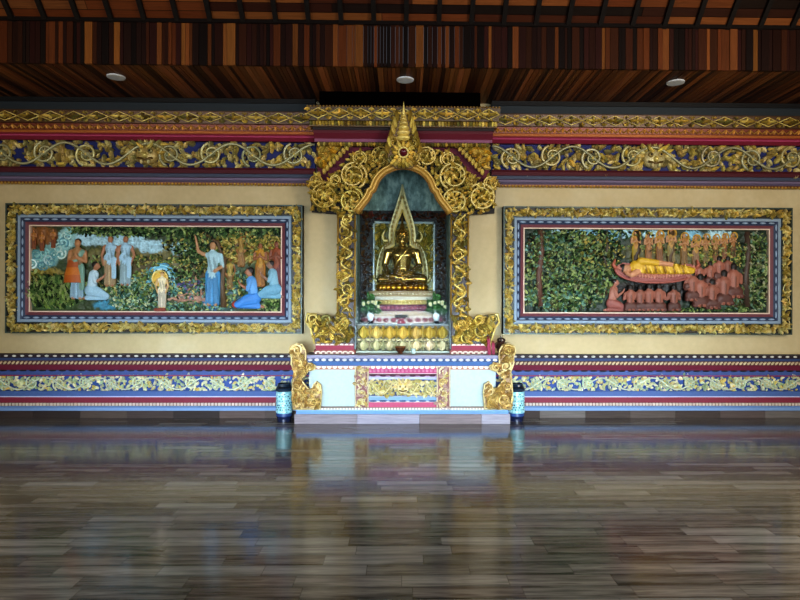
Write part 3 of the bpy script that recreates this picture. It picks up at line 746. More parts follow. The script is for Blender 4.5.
# ---- right panel
rx0, rx1, rz0, rz1 = X(502), X(791), Z(333.5), Z(207)
tR = thing('relief_panel', 'painted forest relief with a golden reclining figure, in gilded frame right of altar', 'wall relief', ((rx0 + rx1)/2, 0, rz0))
pane_frame(tR, rx0, rx1, rz0, rz1, 32)
SC = (525, 772, 228.5, 312)
scene_ground(tR, 524, 773, 228, 312.5, [(562, 234, 14, 6, SK1), (588, 233, 12, 5, hx('7fb4cc')), (612, 234, 9, 6, hx('7fb4cc')), (628, 233, 8, 5, SK1), (655, 234, 14, 5, SK1), (694, 234, 10, 5, hx('7fb4cc')), (720, 234, 18, 5, SK1),
    (575, 275, 50, 34, hx('2c4430')), (680, 252, 60, 16, hx('5c5a34')), (655, 290, 50, 12, hx('1a1614')), (720, 300, 30, 10, hx('46604a')), (755, 270, 22, 40, hx('26382a'))], hx('26382a'), 8)
G2 = GR + [hx('1a2a20'), hx('3d5a40'), hx('8b9a64'), hx('a4b080'), hx('6a7040'), hx('7a9a88'), hx('5c4a34')]
scatter_leaves(tR, 'foliage', [(570, 270, 46, 40, 2300, 3.7, G2, None), (600, 252, 24, 18, 420, 3.6, DG + YG, None), (545, 245, 20, 14, 300, 4, G2 + TE, None), (560, 298, 38, 12, 420, 4.4, G2 + TE, None),
    (758, 270, 13, 40, 900, 3.6, G2 + [hx('9a9a80'), hx('c4c4a4')], None), (728, 256, 28, 10, 460, 3.4, YG + GR, None), (690, 246, 60, 8, 280, 3.2, YG + GR, None), (590, 234, 64, 5, 240, 3.4, DG + GR, None), (748, 298, 18, 12, 320, 3.6, G2, None), (680, 309, 70, 2.5, 260, 3, GR, None)], 42)
for (px, c) in ((540, hx('5e4236')), (606, hx('4a4238')), (637, hx('3a2c20')), (672, hx('54402c')), (749, hx('4a3a30'))):
    m = MB(); w = .05 if px != 606 else .035
    m.tube([(X(px), -.015, Z(306 if px in (540, 749) else 268)), (X(px - 1.5), -.02, Z(275 if px in (540, 749) else 256)), (X(px + 1.5), -.02, Z(250)), (X(px), -.015, Z(230))], [w*1.1, w, w*.9, w*.9], c, 8)
    m.build('tree_trunk', RELIEF, tR)
# couch: a shallow boat-shaped bed with a petalled edge
m = MB(); P = []
for i in range(25): a = PI + PI*i/24; P.append((X(655 + 41*math.cos(a)), Z(267 - 15*math.sin(a)*-1*-1 if False else 267 + 15*abs(math.sin(a))**.8)))
P += [(X(690), Z(263)), (X(655), Z(266)), (X(622), Z(262))]
m.prism(P, -.085, -.01, hx('8a4a44'))
for i in range(26):
    q = -1 + 2*(i + .5)/26; px = 655 + 39*q; py = 267 + 15*max(0, 1 - q*q)**.4 - 4
    m.leaf(X(px), Z(py), -.085, PI/2, .06, .045, .02, jit(hx('c08878'), .12), 0)
m.tube([(X(655 + 41*math.cos(PI + PI*i/24)), -.09, Z(267 + 15*abs(math.sin(PI*i/24))**.8)) for i in range(25)], .016, hx('9c5a50'), 6)
m.tube([(X(615 + 80*i/24), -.09, Z(266.5 + 8*math.sin(PI*i/24)**.8)) for i in range(25)], .012, hx('b87a68'), 6)
for e in (-1, 1): m.tube([(X(655 + e*40), -.08, Z(268)), (X(655 + e*43), -.09, Z(264)), (X(655 + e*41), -.09, Z(259))], [.03, .025, .012], hx('a8604c'), 7)
m.build('couch', RELIEF, tR)
RG, RS = hx('c9a02c'), hx('c08a68')
P = [('e', (-.40, -.02, .10), (.052, .055, .06), hx('b88868')), ('e', (-.44, .0, .115), (.05, .055, .055), HAIR), ('e', (-.395, -.07, .095), (.014, .014, .014), RS), ('c', (-.36, 0, .1), .032, (-.30, 0, .11), .035, RG),
     ('c', (-.28, 0, .13), .085, (-.08, 0, .13), .085, RG), ('c', (-.08, 0, .13), .09, (.08, 0, .115), .08, RG), ('c', (.08, 0, .12), .075, (.36, 0, .1), .045, RG), ('c', (.08, -.04, .1), .06, (.38, -.04, .085), .04, RG),
     ('c', (.36, -.01, .1), .03, (.42, -.02, .11), .028, RS), ('c', (-.24, -.06, .2), .045, (-.05, -.1, .18), .035, RG), ('c', (-.05, -.1, .18), .033, (.12, -.1, .16), .024, RS),
     ('c', (-.28, -.06, .07), .04, (-.36, -.1, .03), .032, RS), ('c', (-.36, -.1, .03), .03, (-.41, -.07, .05), .022, RS)]
for i in range(11): P.append(('c', (-.26 + i*.055, -.085 + .02*abs(i - 5)/5, .195 - .004*i), .011, (-.22 + i*.055, -.1 + .02*abs(i - 5)/5, .06), .012, hx('8f6c1a') if i % 2 else hx('e0bc4c')))
put(P, 'reclining_figure', tR, 661, 277, 84, -.07, .7, 'golden robed figure lying on its side', .009)
m = MB(); m.ell((X(623), -.07, Z(268)), (.1, .04, .04), hx('a86a5c'), 12, 8); m.build('pillow', RELIEF, tR)
for (px, py, hh, c1, c2) in ((637, 262, 30, 'b0803c', 'a8902c'), (650, 262, 28, 'a87850', '9a6a3c'), (661, 262, 30, 'b08440', '8a5c34'), (673, 262, 32, 'b89050', '9a8a54'), (686, 264, 30, 'a87844', '8a6a3c'), (698, 266, 30, 'b48c48', '9c7a58'),
                             (708, 262, 27, 'a87a48', '7a6a3c'), (718, 260, 25, 'a88048', '8a6038'), (727, 258, 24, 'a8783c', '8a5a38'), (736, 256, 23, 'a0703c', '7a5434')):
    o = put(standing(hx(c1), hx(c2), hx('b08460'), hx('6a4020'), 'pray'), 'attendant_figure', tR, px, py, hh*1.06, YFIG + .01)
    m = MB(); s = hh*K()*.13
    m.tube([(X(px) + s*math.cos(2*PI*i/14), YFIG + .02, Z(py - hh*.93) + s*1.15*math.sin(2*PI*i/14)) for i in range(15)], .012, hx('c0983c'), 5); m.ell((X(px), YFIG + .03, Z(py - hh*.93)), (s, .012, s*1.1), hx('8f6a2c'), 12, 6)
    m.build('halo', RELIEF, o)
put(kneel_side(1, hx('a06a58'), hx('8a5048'), HAIR), 'kneeling_monk', tR, 616, 311, 33, -.065)
proto = None
for (px, py, hh) in ((632, 311, 27), (642, 311, 27), (651, 311, 28), (661, 311, 28), (676, 311, 27), (695, 301, 32), (703, 307, 34), (715, 309, 31), (727, 305, 36), (737, 298, 36), (702, 284, 22), (713, 284, 24), (722, 280, 25), (731, 278, 23), (692, 290, 24)):
    s0 = rnd.uniform(.75, 1.25)
    put(kneel_back(mul(hx('8e5a4a'), s0), mul(hx('523029'), s0)), 'kneeling_monk', tR, px, py, hh, -.06 - (py - 280)*.0013, .6, None, .03)

# ================================================================ CANOPY over the arch
cn = thing('altar_canopy', 'gilded projecting cornice with diamond pattern above the carved arch', 'cornice', (0, 0, Z(147, -.45)))
def xc(px, y): return X(px, y)
yy = -.5
hw = 97.5*K(yy); z_ = lambda py: Z(py, yy)
m = MB(); m.band(-hw, hw, [(0, z_(106.5)), (yy, z_(106.5)), (yy, z_(107.5)), (yy + .03, z_(120)), (0, z_(120))], hx('4a3414'))
m.v = [(x*(1 - .02*(z < z_(110))), y, z) for x, y, z in m.v]
diamonds(m, -hw*.985, hw*.985, z_(119.6), z_(108), yy + .005, 9, [G_L, G_M, hx('e0c468')], 51)
beads(m, -hw, hw, z_(106.6), yy, 3*k, .014, .012, .014, hx('8a6a30')); m.build('diamond_band', GOLD, cn)
yy2 = -.43; z2 = lambda py: Z(py, yy2)
m = MB(); m.band(-94*K(yy2), 94*K(yy2), [(0, z2(119)), (yy2, z2(119)), (yy2 + .02, z2(126.5)), (0, z2(126.5))], hx('5c4218'))
n = 60; p = 2*94*K(yy2)/n
for i in range(n):
    c = -94*K(yy2) + p*(i + .5); m.leaf(c, z2(126), yy2 + .012, PI/2, .085, .05, .03, pick(GOLDS), rnd.uniform(-.4, .4))
m.build('leaf_band', GOLD, cn)
m = MB(); m.band(-91*K(-.38), 91*K(-.38), [(0, Z(126, -.38)), (-.38, Z(126, -.38)), (-.36, Z(130, -.38)), (0, Z(130, -.38))], hx('1e0e10')); m.build('dark_fillet', PAINT, cn)  # dark brown band between the leaf band and the maroon cove
m = MB(); m.band(-90*K(-.35), 90*K(-.35), [(0, Z(130, -.35)), (-.35, Z(130, -.35)), (-.33, Z(133, -.35)), (-.26, Z(138.5, -.3)), (-.26, Z(141.5, -.3)), (0, Z(141.5, -.3))], [DR, hx('5a1a26'), hx('6a2233'), hx('84506a'), DR]); m.build('maroon_cove', PAINT, cn)
m = MB(); m.band(-86*K(-.24), 86*K(-.24), [(0, Z(141.5, -.24)), (-.24, Z(141.5, -.24)), (-.23, Z(144.5, -.24)), (0, Z(144.5, -.24))], hx('5c4218'))
n = 62; p = 2*86*K(-.24)/n
for i in range(n): m.leaf(-86*K(-.24) + p*(i + .5), Z(142.5, -.24), -.235, -PI/2, .06, .045, .02, pick(GOLDS), 0)
m.build('gold_fringe', GOLD, cn)
m = MB(); m.box(X(319, -.42), X(480, -.42), -.42, 0, Z(106, -.5), SOF - .001, hx('040303')); m.build('shade_box', BLACKM, cn)  # near-black box stands in for the darkness above the canopy
m = MB(); cM = hx('6a2032'); zlo, zmd, zhi = Z(186), Z(162), Z(141)
m.prism([(X(318), zlo), (X(318), zhi), (X(488), zhi), (X(488), zlo), (X(452), zlo), (X(452), zmd), (X(354), zmd), (X(354), zlo)], -.085, -.001, cM); m.build('maroon_board', PAINT, cn)
for e in (-1, 1):
    m = MB(); yb = -.15
    P = [(e*X(403 + 55, yb), Z(143.5, yb)), (e*X(403 + 87, yb), Z(143.5, yb)), (e*X(403 + 87, yb), Z(166, yb)), (e*X(403 + 79, yb), Z(170, yb)), (e*X(403 + 70, yb), Z(158, yb))]
    m.prism(P if e > 0 else P[::-1], yb, -.0, hx('4a3010')); ins = inpoly(P)
    bx = sorted((P[0][0], P[1][0])); fill(m, ins, (bx[0], bx[1], Z(170, yb), Z(143, yb)), yb, 95, .085, [G_L, hx('d2a83c'), G_M], 60 + e, .35)
    for j in range(9): q = j/8; m.leaf(P[0][0] + (P[3][0] - P[0][0])*q, P[0][1] + (P[3][1] - P[0][1])*q + .02, yb, -PI/2 - e*.5*(1-q), .09, .06, .03, pick([G_L]), 0)
    m.build('corner_bracket', GOLD, cn)

# ================================================================ CARVED ARCH
YA = -.2
arch = thing('carved_arch', 'gilded openwork arch of leafy scrolls with pointed crown around the statue niche', 'carved arch', (0, 0, Z(354, YA)))
xa = lambda u: u*K(YA)
za = lambda py: Z(py, YA)
HALF = [(46.5, 214), (44, 209.5), (40, 204.5), (36.5, 200), (34, 195.5), (33.2, 192.5), (30.2, 190.5), (29, 187), (27, 182), (23.5, 177), (18.5, 172.5), (12, 169.2), (6, 167.4), (0, 166.6)]
RIM = [(xa(u), za(py)) for u, py in HALF] + [(-xa(u), za(py)) for u, py in HALF[-2::-1]]
m = MB()
m.tube([(x, YA - .06, z) for x, z in RIM], .036, hx('b08a3c'), 8)
def offs(d):
    out = []
    for i, (x, z) in enumerate(RIM):
        a = RIM[max(0, i-1)]; b = RIM[min(len(RIM)-1, i+1)]; tx, tz = b[0]-a[0], b[1]-a[1]; L = math.hypot(tx, tz); out.append((x + tz/L*d, z - tx/L*d))
    return out
m.tube([(x, YA - .09, z) for x, z in offs(.035)], .014, hx('d2b060'), 6); m.tube([(x, YA - .05, z) for x, z in offs(-.035)], .014, hx('8a6020'), 6)
m.build('arch_rim', GOLD, arch)
OUT = [(64, 214), (92, 212), (93, 196), (94, 182), (86, 178), (78, 182), (73, 175), (66, 174), (60, 162), (52, 153), (44, 151), (34, 149), (24, 146), (16, 150), (0, 150)]
for e in (-1, 1):
    m = MB()
    P = [(e*xa(u), za(py)) for u, py in OUT] + [(e*xa(u), za(py)) for u, py in HALF[::-1]]
    m.prism(P if e < 0 else P[::-1], YA + .06, -.09, hx('160a07')); m.build('backing_board', PAINT, arch)
    ins = inpoly(P)
    fl = MB(); bx = sorted((P[0][0]*0, e*xa(94))); fill(fl, ins, (bx[0], bx[1], za(214), za(148)), YA + .03, 300, .08, [G_M, G_L, G_O, G_L], 70 + e, .4)
    fl.build('leaf_infill', GOLD, arch)
    # the rolling scrolls: (u, y, radius px, start angle, spin)
    for (u, py, R, a0, sg) in ((23, 157, 10.5, -2.2, -1), (44, 159, 7.5, -2.4, -1), (50, 176, 14, -2.0, -1), (51.5, 201, 12.5, 1.8, 1), (68, 181, 5.5, -2.5, -1), (78, 197, 14, 2.4, -1), (87, 183, 7, -2.2, -1)):
        s = MB(); A = a0 if e > 0 else PI - a0
        spiral(s, e*xa(u), za(py), R*K(YA), YA, A, sg*e, 1.75, R*K(YA)*.055 + .007, [G_L, hx('e0cc80'), G_M], 12 if R > 9 else 8, True, .03, .5, 1.2)
        for j in range(int(R*2.2)):
            a = rnd.uniform(0, 2*PI); q = rnd.uniform(.15, .95)*R*K(YA); s.leaf(e*xa(u) + q*math.cos(a), za(py) + q*math.sin(a), YA + (.005, -.015, -.035)[j % 3], a + rnd.uniform(-1, 1), .068, .042, .035, pick([G_L, G_L, hx('c8ac54'), G_M]), rnd.uniform(-1, 1))
        s.build('scroll', GOLD, arch)
    # pilaster with carved face
    m = MB(); x0, x1 = sorted((e*xa(48), e*xa(65))); m.box(x0, x1, YA, -.004, Z(355.3, -.46) + .003, za(213), hx('241008'))
    zc = za(312); r2 = random.Random(80 + e); cx = (x0 + x1)/2; wv = (x1 - x0)
    pts = [(cx + wv*.32*math.sin(i*.55), YA - .02, za(318) + (za(214) - za(318))*i/60) for i in range(61)]; m.tube(pts, .016, G_L, 5)
    for i in range(9):
        z = za(318) + (za(214) - za(318))*(i + .5)/9; s = 1 if i % 2 else -1
        spiral(m, cx - s*wv*.08, z, wv*.36, YA, s*PI/2, s, 1.2, .014, GOLDS, 7, True, .01, .7, 1.1)
    fill(m, lambda x, z: True, (x0 + .02, x1 - .02, za(318), za(214)), YA, 150, .07, GOLDS, 90 + e, .4)
    for xx in (x0, x1): m.tube([(xx, YA - .005, za(318)), (xx, YA - .005, za(214))], .013, hx('a88438'), 5)
    m.build('pilaster', GOLD, arch)
    # flared wing at the foot of each pilaster
    yw = YA - .06; zw = lambda py: Z(py, yw); xw = lambda u: e*u*K(yw)
    P = [(xw(49), zw(344)), (xw(88), zw(344)), (xw(90), zw(336)), (xw(92), zw(328)), (xw(96.5), zw(322)), (xw(95), zw(314)), (xw(86), zw(315)), (xw(80), zw(318)), (xw(66), zw(317)), (xw(64), zw(312)), (xw(49), zw(312))]
    m = MB(); m.prism(P if e < 0 else P[::-1], yw, -.004, hx('1e0f0a')); ins = inpoly(P); bx = sorted((P[0][0], P[4][0]))
    fill(m, ins, (bx[0], bx[1], zw(344), zw(312)), yw, 130, .09, GOLDS + [G_L], 100 + e, .4)
    for (u, py, R, a0, sg) in ((90, 319, 5.5, -1.6, -1), (79, 331, 10, 0, 1), (60, 324, 9, 2, -1), (63, 338, 6, 1, 1), (76, 320, 5, 0, 1)):
        A = a0 if e > 0 else PI - a0; spiral(m, xw(u), zw(py), R*K(yw), yw, A, sg*e, 1.3, .02, GOLDS, 8, True, .015)
    m.tube([(a, yw - .01, b) for a, b in P[1:7]], .016, G_L, 5)
    m.build('flared_wing', GOLD, arch)
    m = MB(); x0, x1 = sorted((xw(49), xw(87)))
    m.box(x0, x1, yw, -.004, zw(350), zw(344), hx('8e2440')); n = 8; p = (x1 - x0)/n
    for i in range(n):
        m.prism([(x0 + p*(i + .5) + p*.46*math.cos(PI*j/8), zw(345.4) + p*.32*math.sin(PI*j/8)) for j in range(9)], yw - .015, yw, jit(hx('e6d8c8'), .06))
    m.box(x0 - .02, x1 + .02, yw - .02, -.004, max(zw(356), Z(355.3, -.46) + .003), zw(350), hx('8e4a40')); n = 7; p = (x1 - x0)/n
    for i in range(n):
        c = x0 + p*(i + .5); w = p*.42
        for q in (-1, 1): m.box(c + q*w - .012, c + q*w + .012, yw - .035, yw, zw(355.5), zw(352), hx('e6ddcc'))
        m.prism([(c + w*1.15*math.cos(PI*j/8), zw(352.2) + w*.55*math.sin(PI*j/8)) for j in range(9)], yw - .035, yw, jit(hx('e6ddcc'), .05))
    m.build('arcaded_foot', PAINT, arch)
# crown: jewel medallion, tiered spire
m = MB(); yc = -.55
xa0, za0 = xa, za
xa = lambda u: u*K(yc)
za = lambda py: Z(py, yc)
m.prism([(xa(a), za(b)) for a, b in ((-9, 164), (-15, 158), (-16, 150), (-15, 138), (-9, 130), (-6, 122), (-3, 113), (0, 106), (3, 113), (6, 122), (9, 130), (15, 138), (16, 150), (15, 158), (9, 164))], yc, yc + .1, hx('6a4c1c'))
for e in (-1, 1):
    spiral(m, e*xa(10), za(140), 5.5*K(YA), yc, 0 if e > 0 else PI, e, 1.3, .02, GOLDS, 7); spiral(m, e*xa(12), za(155), 4*K(YA), yc, 0 if e > 0 else PI, -e, 1.2, .016, GOLDS, 6)
    for j in range(6): m.leaf(e*xa(15 - j*2), za(150 - j*6), yc, PI/2 - e*.5, .13, .07, .05, pick([G_L, G_M]), e*.8)
for j in range(12):
    a = 2*PI*j/12; m.leaf(xa(5.5)*math.cos(a), za(150) + xa(5.5)*math.sin(a), yc - .03, a, .075, .06, .04, pick([G_L, hx('e0c468')]), 0)
for (py, w, hgt) in ((136, 8, 3), (131, 7, 3), (126.5, 5.8, 2.6), (122.5, 4.8, 2.4), (119, 3.8, 2.2), (116, 2.8, 2)): m.ell((0, yc - .01, za(py)), (xa(w), .07, hgt*K(YA)), pick([G_L]), 14, 7)
m.lathe([(xa(2), 0), (xa(1.3), .06), (xa(.5), .13), (.001, .17)], (0, yc - .01, za(115)), G_L, 10)
for j in range(7): m.leaf(xa((j - 3)*2.6), za(157.5 - abs(j - 3)*.4), yc - .02, -PI/2 + (j - 3)*.28, .1, .07, .05, pick([G_L, G_M]), 0)
fill(m, inpoly([(xa(a), za(b)) for a, b in ((-15, 158), (-15, 139), (-7, 128), (7, 128), (15, 139), (15, 158))]), (xa(-15), xa(15), za(158), za(128)), yc, 46, .06, GOLDS, 77)
CZ0, CZ1 = za(164), za(106)
def lean(mb): mb.v = [(a, b + .24*(1 - max(0, min(1, (c_z - CZ0)/(CZ1 - CZ0)))), c_z) for a, b, c_z in mb.v]
lean(m); m.build('crown', GOLD, arch)
m = MB(); m.ell((0, yc - .05, za(150)), (xa(4), .05, xa(4)), hx('5a1424'), 14, 10); m.tube([(xa(4.8)*math.cos(2*PI*i/20), yc - .05, za(150) + xa(4.8)*math.sin(2*PI*i/20)) for i in range(21)], .014, G_L, 6); lean(m)
m.build('jewel', CERAM, arch)
xa, za = xa0, za0

# ================================================================ NICHE (recess behind the arch, panels, frame, glass)
YB = .62
ni = thing('statue_niche', 'recessed niche with teal reflection painted in, carved dark frame and gold brocade back behind the statue', 'niche', (0, .1, Z(353, 0)))
hb = xa(47.5)
zt, zb = Z(160, 0), Z(353, -.1)
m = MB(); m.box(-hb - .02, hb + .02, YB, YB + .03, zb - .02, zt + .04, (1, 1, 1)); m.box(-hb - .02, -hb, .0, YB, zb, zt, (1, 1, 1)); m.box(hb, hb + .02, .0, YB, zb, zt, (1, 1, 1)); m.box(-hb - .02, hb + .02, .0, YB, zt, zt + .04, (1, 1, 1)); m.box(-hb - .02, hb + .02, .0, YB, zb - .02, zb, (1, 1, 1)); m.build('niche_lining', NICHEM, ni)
yb = YB - .03; xb = lambda px: X(px, yb); zB = lambda py: Z(py, yb)
m = MB()                                   # dark carved frame
for (a, b, c, d) in ((360, 372.5, 324, 211), (435, 446.5, 324, 211), (372.5, 435, 222, 211)): m.box(xb(a), xb(b), yb - .03, YB, zB(c), zB(d), hx('14100c'))
fill(m, lambda x, z: True, (xb(362), xb(370), zB(322), zB(213)), yb - .03, 200, .04, [hx('5a3a20'), hx('3a2416'), hx('6a5030')], 1, .3); fill(m, lambda x, z: True, (xb(437), xb(445), zB(322), zB(213)), yb - .03, 200, .04, [hx('5a3a20'), hx('3a2416'), hx('6a5030')], 2, .3)
fill(m, lambda x, z: True, (xb(362), xb(445), zB(219), zB(213)), yb - .03, 200, .04, [hx('5a3a20'), hx('3a2416'), hx('7a3a2c')], 3, .3); m.build('carved_inner_frame', RELIEF, ni)
m = MB()
for (a, b, c, d) in ((373, 374.6, 324, 222), (433, 434.6, 324, 222), (373, 434.6, 224, 222)): m.box(xb(a), xb(b), yb - .04, YB, zB(c), zB(d), hx('a7b4b2'))
m.build('silver_fillet', CERAM, ni)
m = MB(); m.box(xb(374.6), xb(433), yb, YB + .002, zB(324), zB(224), (1, 1, 1)); m.build('brocade_back', BROCM, ni)
for e in (-1, 1):
    m = MB(); b0, b1 = sorted((e*(X(415, yb) - X(403, yb)), e*(X(432.5, yb) - X(403, yb)))); m.box(b0, b1, yb - .012, yb + .002, zB(288), zB(226), hx('5a5628'))
    for j in range(95):
        m.leaf(e*X(403 + rnd.uniform(16, 28.5), yb) , zB(rnd.uniform(228, 285)), yb - .012, PI/2 + rnd.uniform(-1.2, 1.2), .1, .055, .03, pick([hx('a8923c'), hx('857a34'), hx('c2aa54')]), rnd.uniform(-1.2, 1.2))
    m.build('floral_relief', GOLD, ni)
m = MB(); zs = Z(324, -.06)
m.box(-hb + .001, hb - .001, -.06, YB - .045, zs - .018, zs, hx('8a9496')); m.build('shelf', PAINT, ni)
yg = -.15
zg0, zg1 = Z(355.3, -.46) + .003, Z(212, yg)
for e in (-1, 1): m = MB(); a, b = sorted((e*46.9*K(yg), e*47.7*K(yg))); m.box(a, b, yg - .02, yg + .02, zg0, zg1, hx('93a3a8')); m.build('glass_frame', PAINT, ni)
m = MB(); g = [(x*.96, z - .025) for x, z in RIM]; g = [(-46.9*K(yg), zs)] + [(x, z) for x, z in g[::-1]] + [(46.9*K(yg), zs)]
m.add([(x, yg + .01, z) for x, z in g], [tuple(range(len(g)))], (1, 1, 1)); m.build('glass_pane', GLASSM, ni)
# ---- lotus plinth beneath the shelf
lp = thing('lotus_plinth', 'broad gilded plinth of two lotus petal rows filling the foot of the niche', 'plinth', (0, 0, Z(353, -.1)))
LG = [hx('a8923c'), hx('8f8038'), hx('b8a650')]
def petals(mb, py0, py1, y, n, pal, up):
    hw_ = 46*K(y); z0, z1 = Z(py1, y), Z(py0, y); p = 2*hw_/n; h = z1 - z0
    for i in range(-0, n):
        c = -hw_ + p*(i + .5); q = c/hw_; yy_ = y + .07*q*q
        mb.ell((c, yy_, (z0 + z1)/2 - (h*.08 if up else -h*.08)), (p*.5, .05, h*.44), pick(pal), 14, 10)
        mb.leaf(c, z0 if up else z1, yy_ - .035, PI/2 if up else -PI/2, h*.98, p*.82, .035, pick(pal), 0)
    for i in range(n + 1):
        c = -hw_ + p*i; c = max(-hw_ + .02, min(hw_ - .02, c)); q = c/hw_; mb.leaf(c, z0 if up else z1, y + .07*q*q + .01, PI/2 if up else -PI/2, h*1.05, p*.5, .03, mul(pick(pal), .6), 0)
m = MB(); m.box(-hb + .006, hb - .006, -.02, .4, Z(353, -.06) + .01, zs - .02, hx('3a3216')); petals(m, 325.5, 338.5, -.06, 7, [hx('cdb054'), hx('b89c48'), hx('d8c070')], True); m.build('upper_petal_row', GOLD, lp)
m = MB(); petals(m, 341, 351, -.08, 7, [hx('ccc69c'), hx('b4b48c'), hx('dcd4ac')], False); m.build('lower_petal_row', GOLD, lp)
m = MB(); m.box(-46*K(-.07), 46*K(-.07), -.1, 0, Z(341, -.1), Z(338.6, -.1), hx('6a6038')); beads(m, -46*K(-.1), 46*K(-.1), Z(339.8, -.1), -.1, 4.4*k, .022, .014, .014, hx('d6cc9a')); m.build('bead_course', GOLD, lp)
m = MB(); m.box(-46.6*K(-.12), 46.6*K(-.12), -.14, -.0, Z(355.3, -.46) + .002, Z(351, -.14), hx('a9b6a8')); m.build('base_slab', PAINT, lp)

# ---- stepped pedestal
zs += .0015
YS = .28
pd = thing('statue_pedestal', 'stepped cream and purple pedestal carrying the golden seated statue', 'pedestal', (X(402, YS), YS, zs))
cxS = X(402, YS)
def tier(name, py0, py1, u0, u1, col, mat=PAINT, extra=None, yf=None):
    """elliptical step; u0/u1 half width px at bottom/top"""
    yfr = YS - .2
    z0, z1 = Z(py1, yfr), Z(py0, yfr); kk = K(YS)
    z0 = max(z0, zs)
    m = MB(); h = z1 - z0
    m.lathe([(u0*kk, 0), (u0*kk*1.01, h*.3), (u1*kk*1.01, h*.7), (u1*kk, h), (u1*kk*.6, h)], (cxS, YS, z0), col, 48, .45, False)
    if extra: extra(m, z0, z1, (u0 + u1)/2*kk)
    m.build(name, mat, pd)
def around(fn, n, R):
    for i in range(n):
        a = PI + PI*(i + .5)/n; fn(cxS + R*math.cos(a), YS + R*.45*math.sin(a), a)
def pat(c1, n, hh=.6):
    def f(m, z0, z1, R):
        around(lambda x, y, a: m.ell((x, y, (z0 + z1)/2), (R*1.3/n, .02, (z1 - z0)*hh*.5), jit(c1, .12), 8, 6), n, R*1.005)
    return f
tier('pattern_step', 316.5, 324, 38, 37, hx('c9b8ac'), PAINT, pat(hx('8a4a52'), 15, .7))
tier('cream_step', 311.5, 316.5, 34, 32, hx('b8a084'), PAINT)
tier('purple_step', 304.5, 311.5, 29, 27, hx('6a3c50'), PAINT, pat(hx('a05a6c'), 19, .6))
tier('gilt_step', 300, 304.5, 26, 25, hx('c2aa64'), GOLD, pat(hx('d8c484'), 23, .8))
tier('white_step', 296.6, 300, 30, 31, hx('cfc8b8'), PAINT)
tier('ochre_step', 291, 296.6, 31, 33.5, hx('a08a68'), PAINT, pat(hx('c8b898'), 27, .5))
m = MB(); z0, z1 = Z(291, YS - .2), Z(284, YS - .2); R = 24.5*K(YS)
m.lathe([(R*.9, 0), (R, (z1 - z0)*.5), (R*.94, z1 - z0), (R*.5, z1 - z0)], (cxS, YS, z0), hx('8a6420'), 40, .5)
for i in range(26):
    a = PI*2*i/26; m.ell((cxS + R*.97*math.cos(a), YS + R*.485*math.sin(a), (z0 + z1)/2), (R*.11, R*.08, (z1 - z0)*.48), pick([hx('c9982c'), hx('b8862c')]), 8, 7)
m.build('lotus_seat', STATUE, pd)

# ---- the statue: seated cross-legged, one hand in the lap, one over the knee
zseat = z1 + .012
st = thing('seated_statue', 'golden seated meditating statue under a pointed flame arch inside the niche', 'statue', (cxS, YS, zseat))
kk = K(YS)
g1, g2 = hx('a48a50'), hx('c0a060')
def q(u, y, v): return (u*kk, y, v*kk)       # u right, v up from the seat, in px
S = []
def c_(a, ra, b, rb, col=g1): S.append(('c', q(*a), ra*kk, q(*b), rb*kk, col))
def e_(a, r, col=g1): S.append(('e', q(*a), (r[0]*kk, r[1]*kk, r[2]*kk), col))
c_((-7, .02, 5), 6, (-20, -.06, 4.5), 5); c_((7, .02, 5), 6, (20, -.06, 4.5), 5)                  # thighs
c_((-21, -.08, 4), 4.4, (2, -.17, 3.2), 3.6); c_((21, -.08, 4), 4.4, (-4, -.19, 5.2), 3.4)       # crossed shins
c_((-6, -.2, 6.2), 2.6, (-11, -.19, 6.8), 2); c_((6, -.17, 3.6), 2.6, (11, -.16, 4), 2)           # feet
e_((0, .03, 5), (15, 11, 6)); c_((0, .02, 10), 9, (0, .02, 17), 8.2); c_((0, .015, 17), 8.5, (0, .01, 28), 10.2)    # hips, waist, chest
c_((-10, .02, 31), 5.2, (10, .02, 31), 5.2); e_((-5, -.06, 28), (5, 4.5, 4.2)); e_((5, -.06, 28), (5, 4.5, 4.2))
c_((0, .02, 34), 3.4, (0, .0, 39), 3.2)                                                              # neck
for s in (-1, 1): c_((s*14, .02, 31), 4.3, (s*17.5, .02, 18), 3.3)
c_((-17.5, .02, 18), 3.2, (-15, -.12, 11), 2.5); c_((-15, -.12, 11), 2.3, (-15.5, -.2, 7.5), 2.2)     # right hand reaching over the knee
c_((17.5, .02, 18), 3.2, (9, -.13, 10.5), 2.5); c_((9, -.13, 10.5), 2.3, (0, -.2, 10), 2)             # left hand in the lap
for j in range(4): c_((-16.8 + j*1.1, -.215, 7.4), .75, (-16.9 + j*1.2, -.235, 2.8 + .5*abs(j - 1.5)), .55); c_((2 - j*.2, -.2 - .013*j, 10.4 - j*.1), .75, (-4 - .5*(1.5 - abs(j - 1.5)), -.2 - .013*j, 10 - j*.1), .55)
c_((-14, -.2, 8), .8, (-12.6, -.23, 5.5), .6); c_((3, -.2, 11), .8, (.5, -.215, 12.4), .6)
e_((0, 0, 45), (5.2, 5.4, 7)); e_((0, -.045, 41.5), (3.8, 3, 2.6)); e_((0, -.075, 44.3), (1, 1.3, 2)); e_((0, -.068, 41.9), (1.6, .7, .55))         # head, jaw, nose, mouth
for s in (-1, 1): e_((s*2, -.062, 46), (1.3, .6, .5)); e_((s*5.3, .01, 43.5), (.8, 1.4, 3.2)); c_((s*.8, -.066, 47.6), .35, (s*3.4, -.056, 47.9), .3)     # eyes, long ears, brows
body = blob('body', S, .0075, STATUE, st, 1, None, 2, (0, 0, 0))
m = MB(); cz = zseat + 49*kk
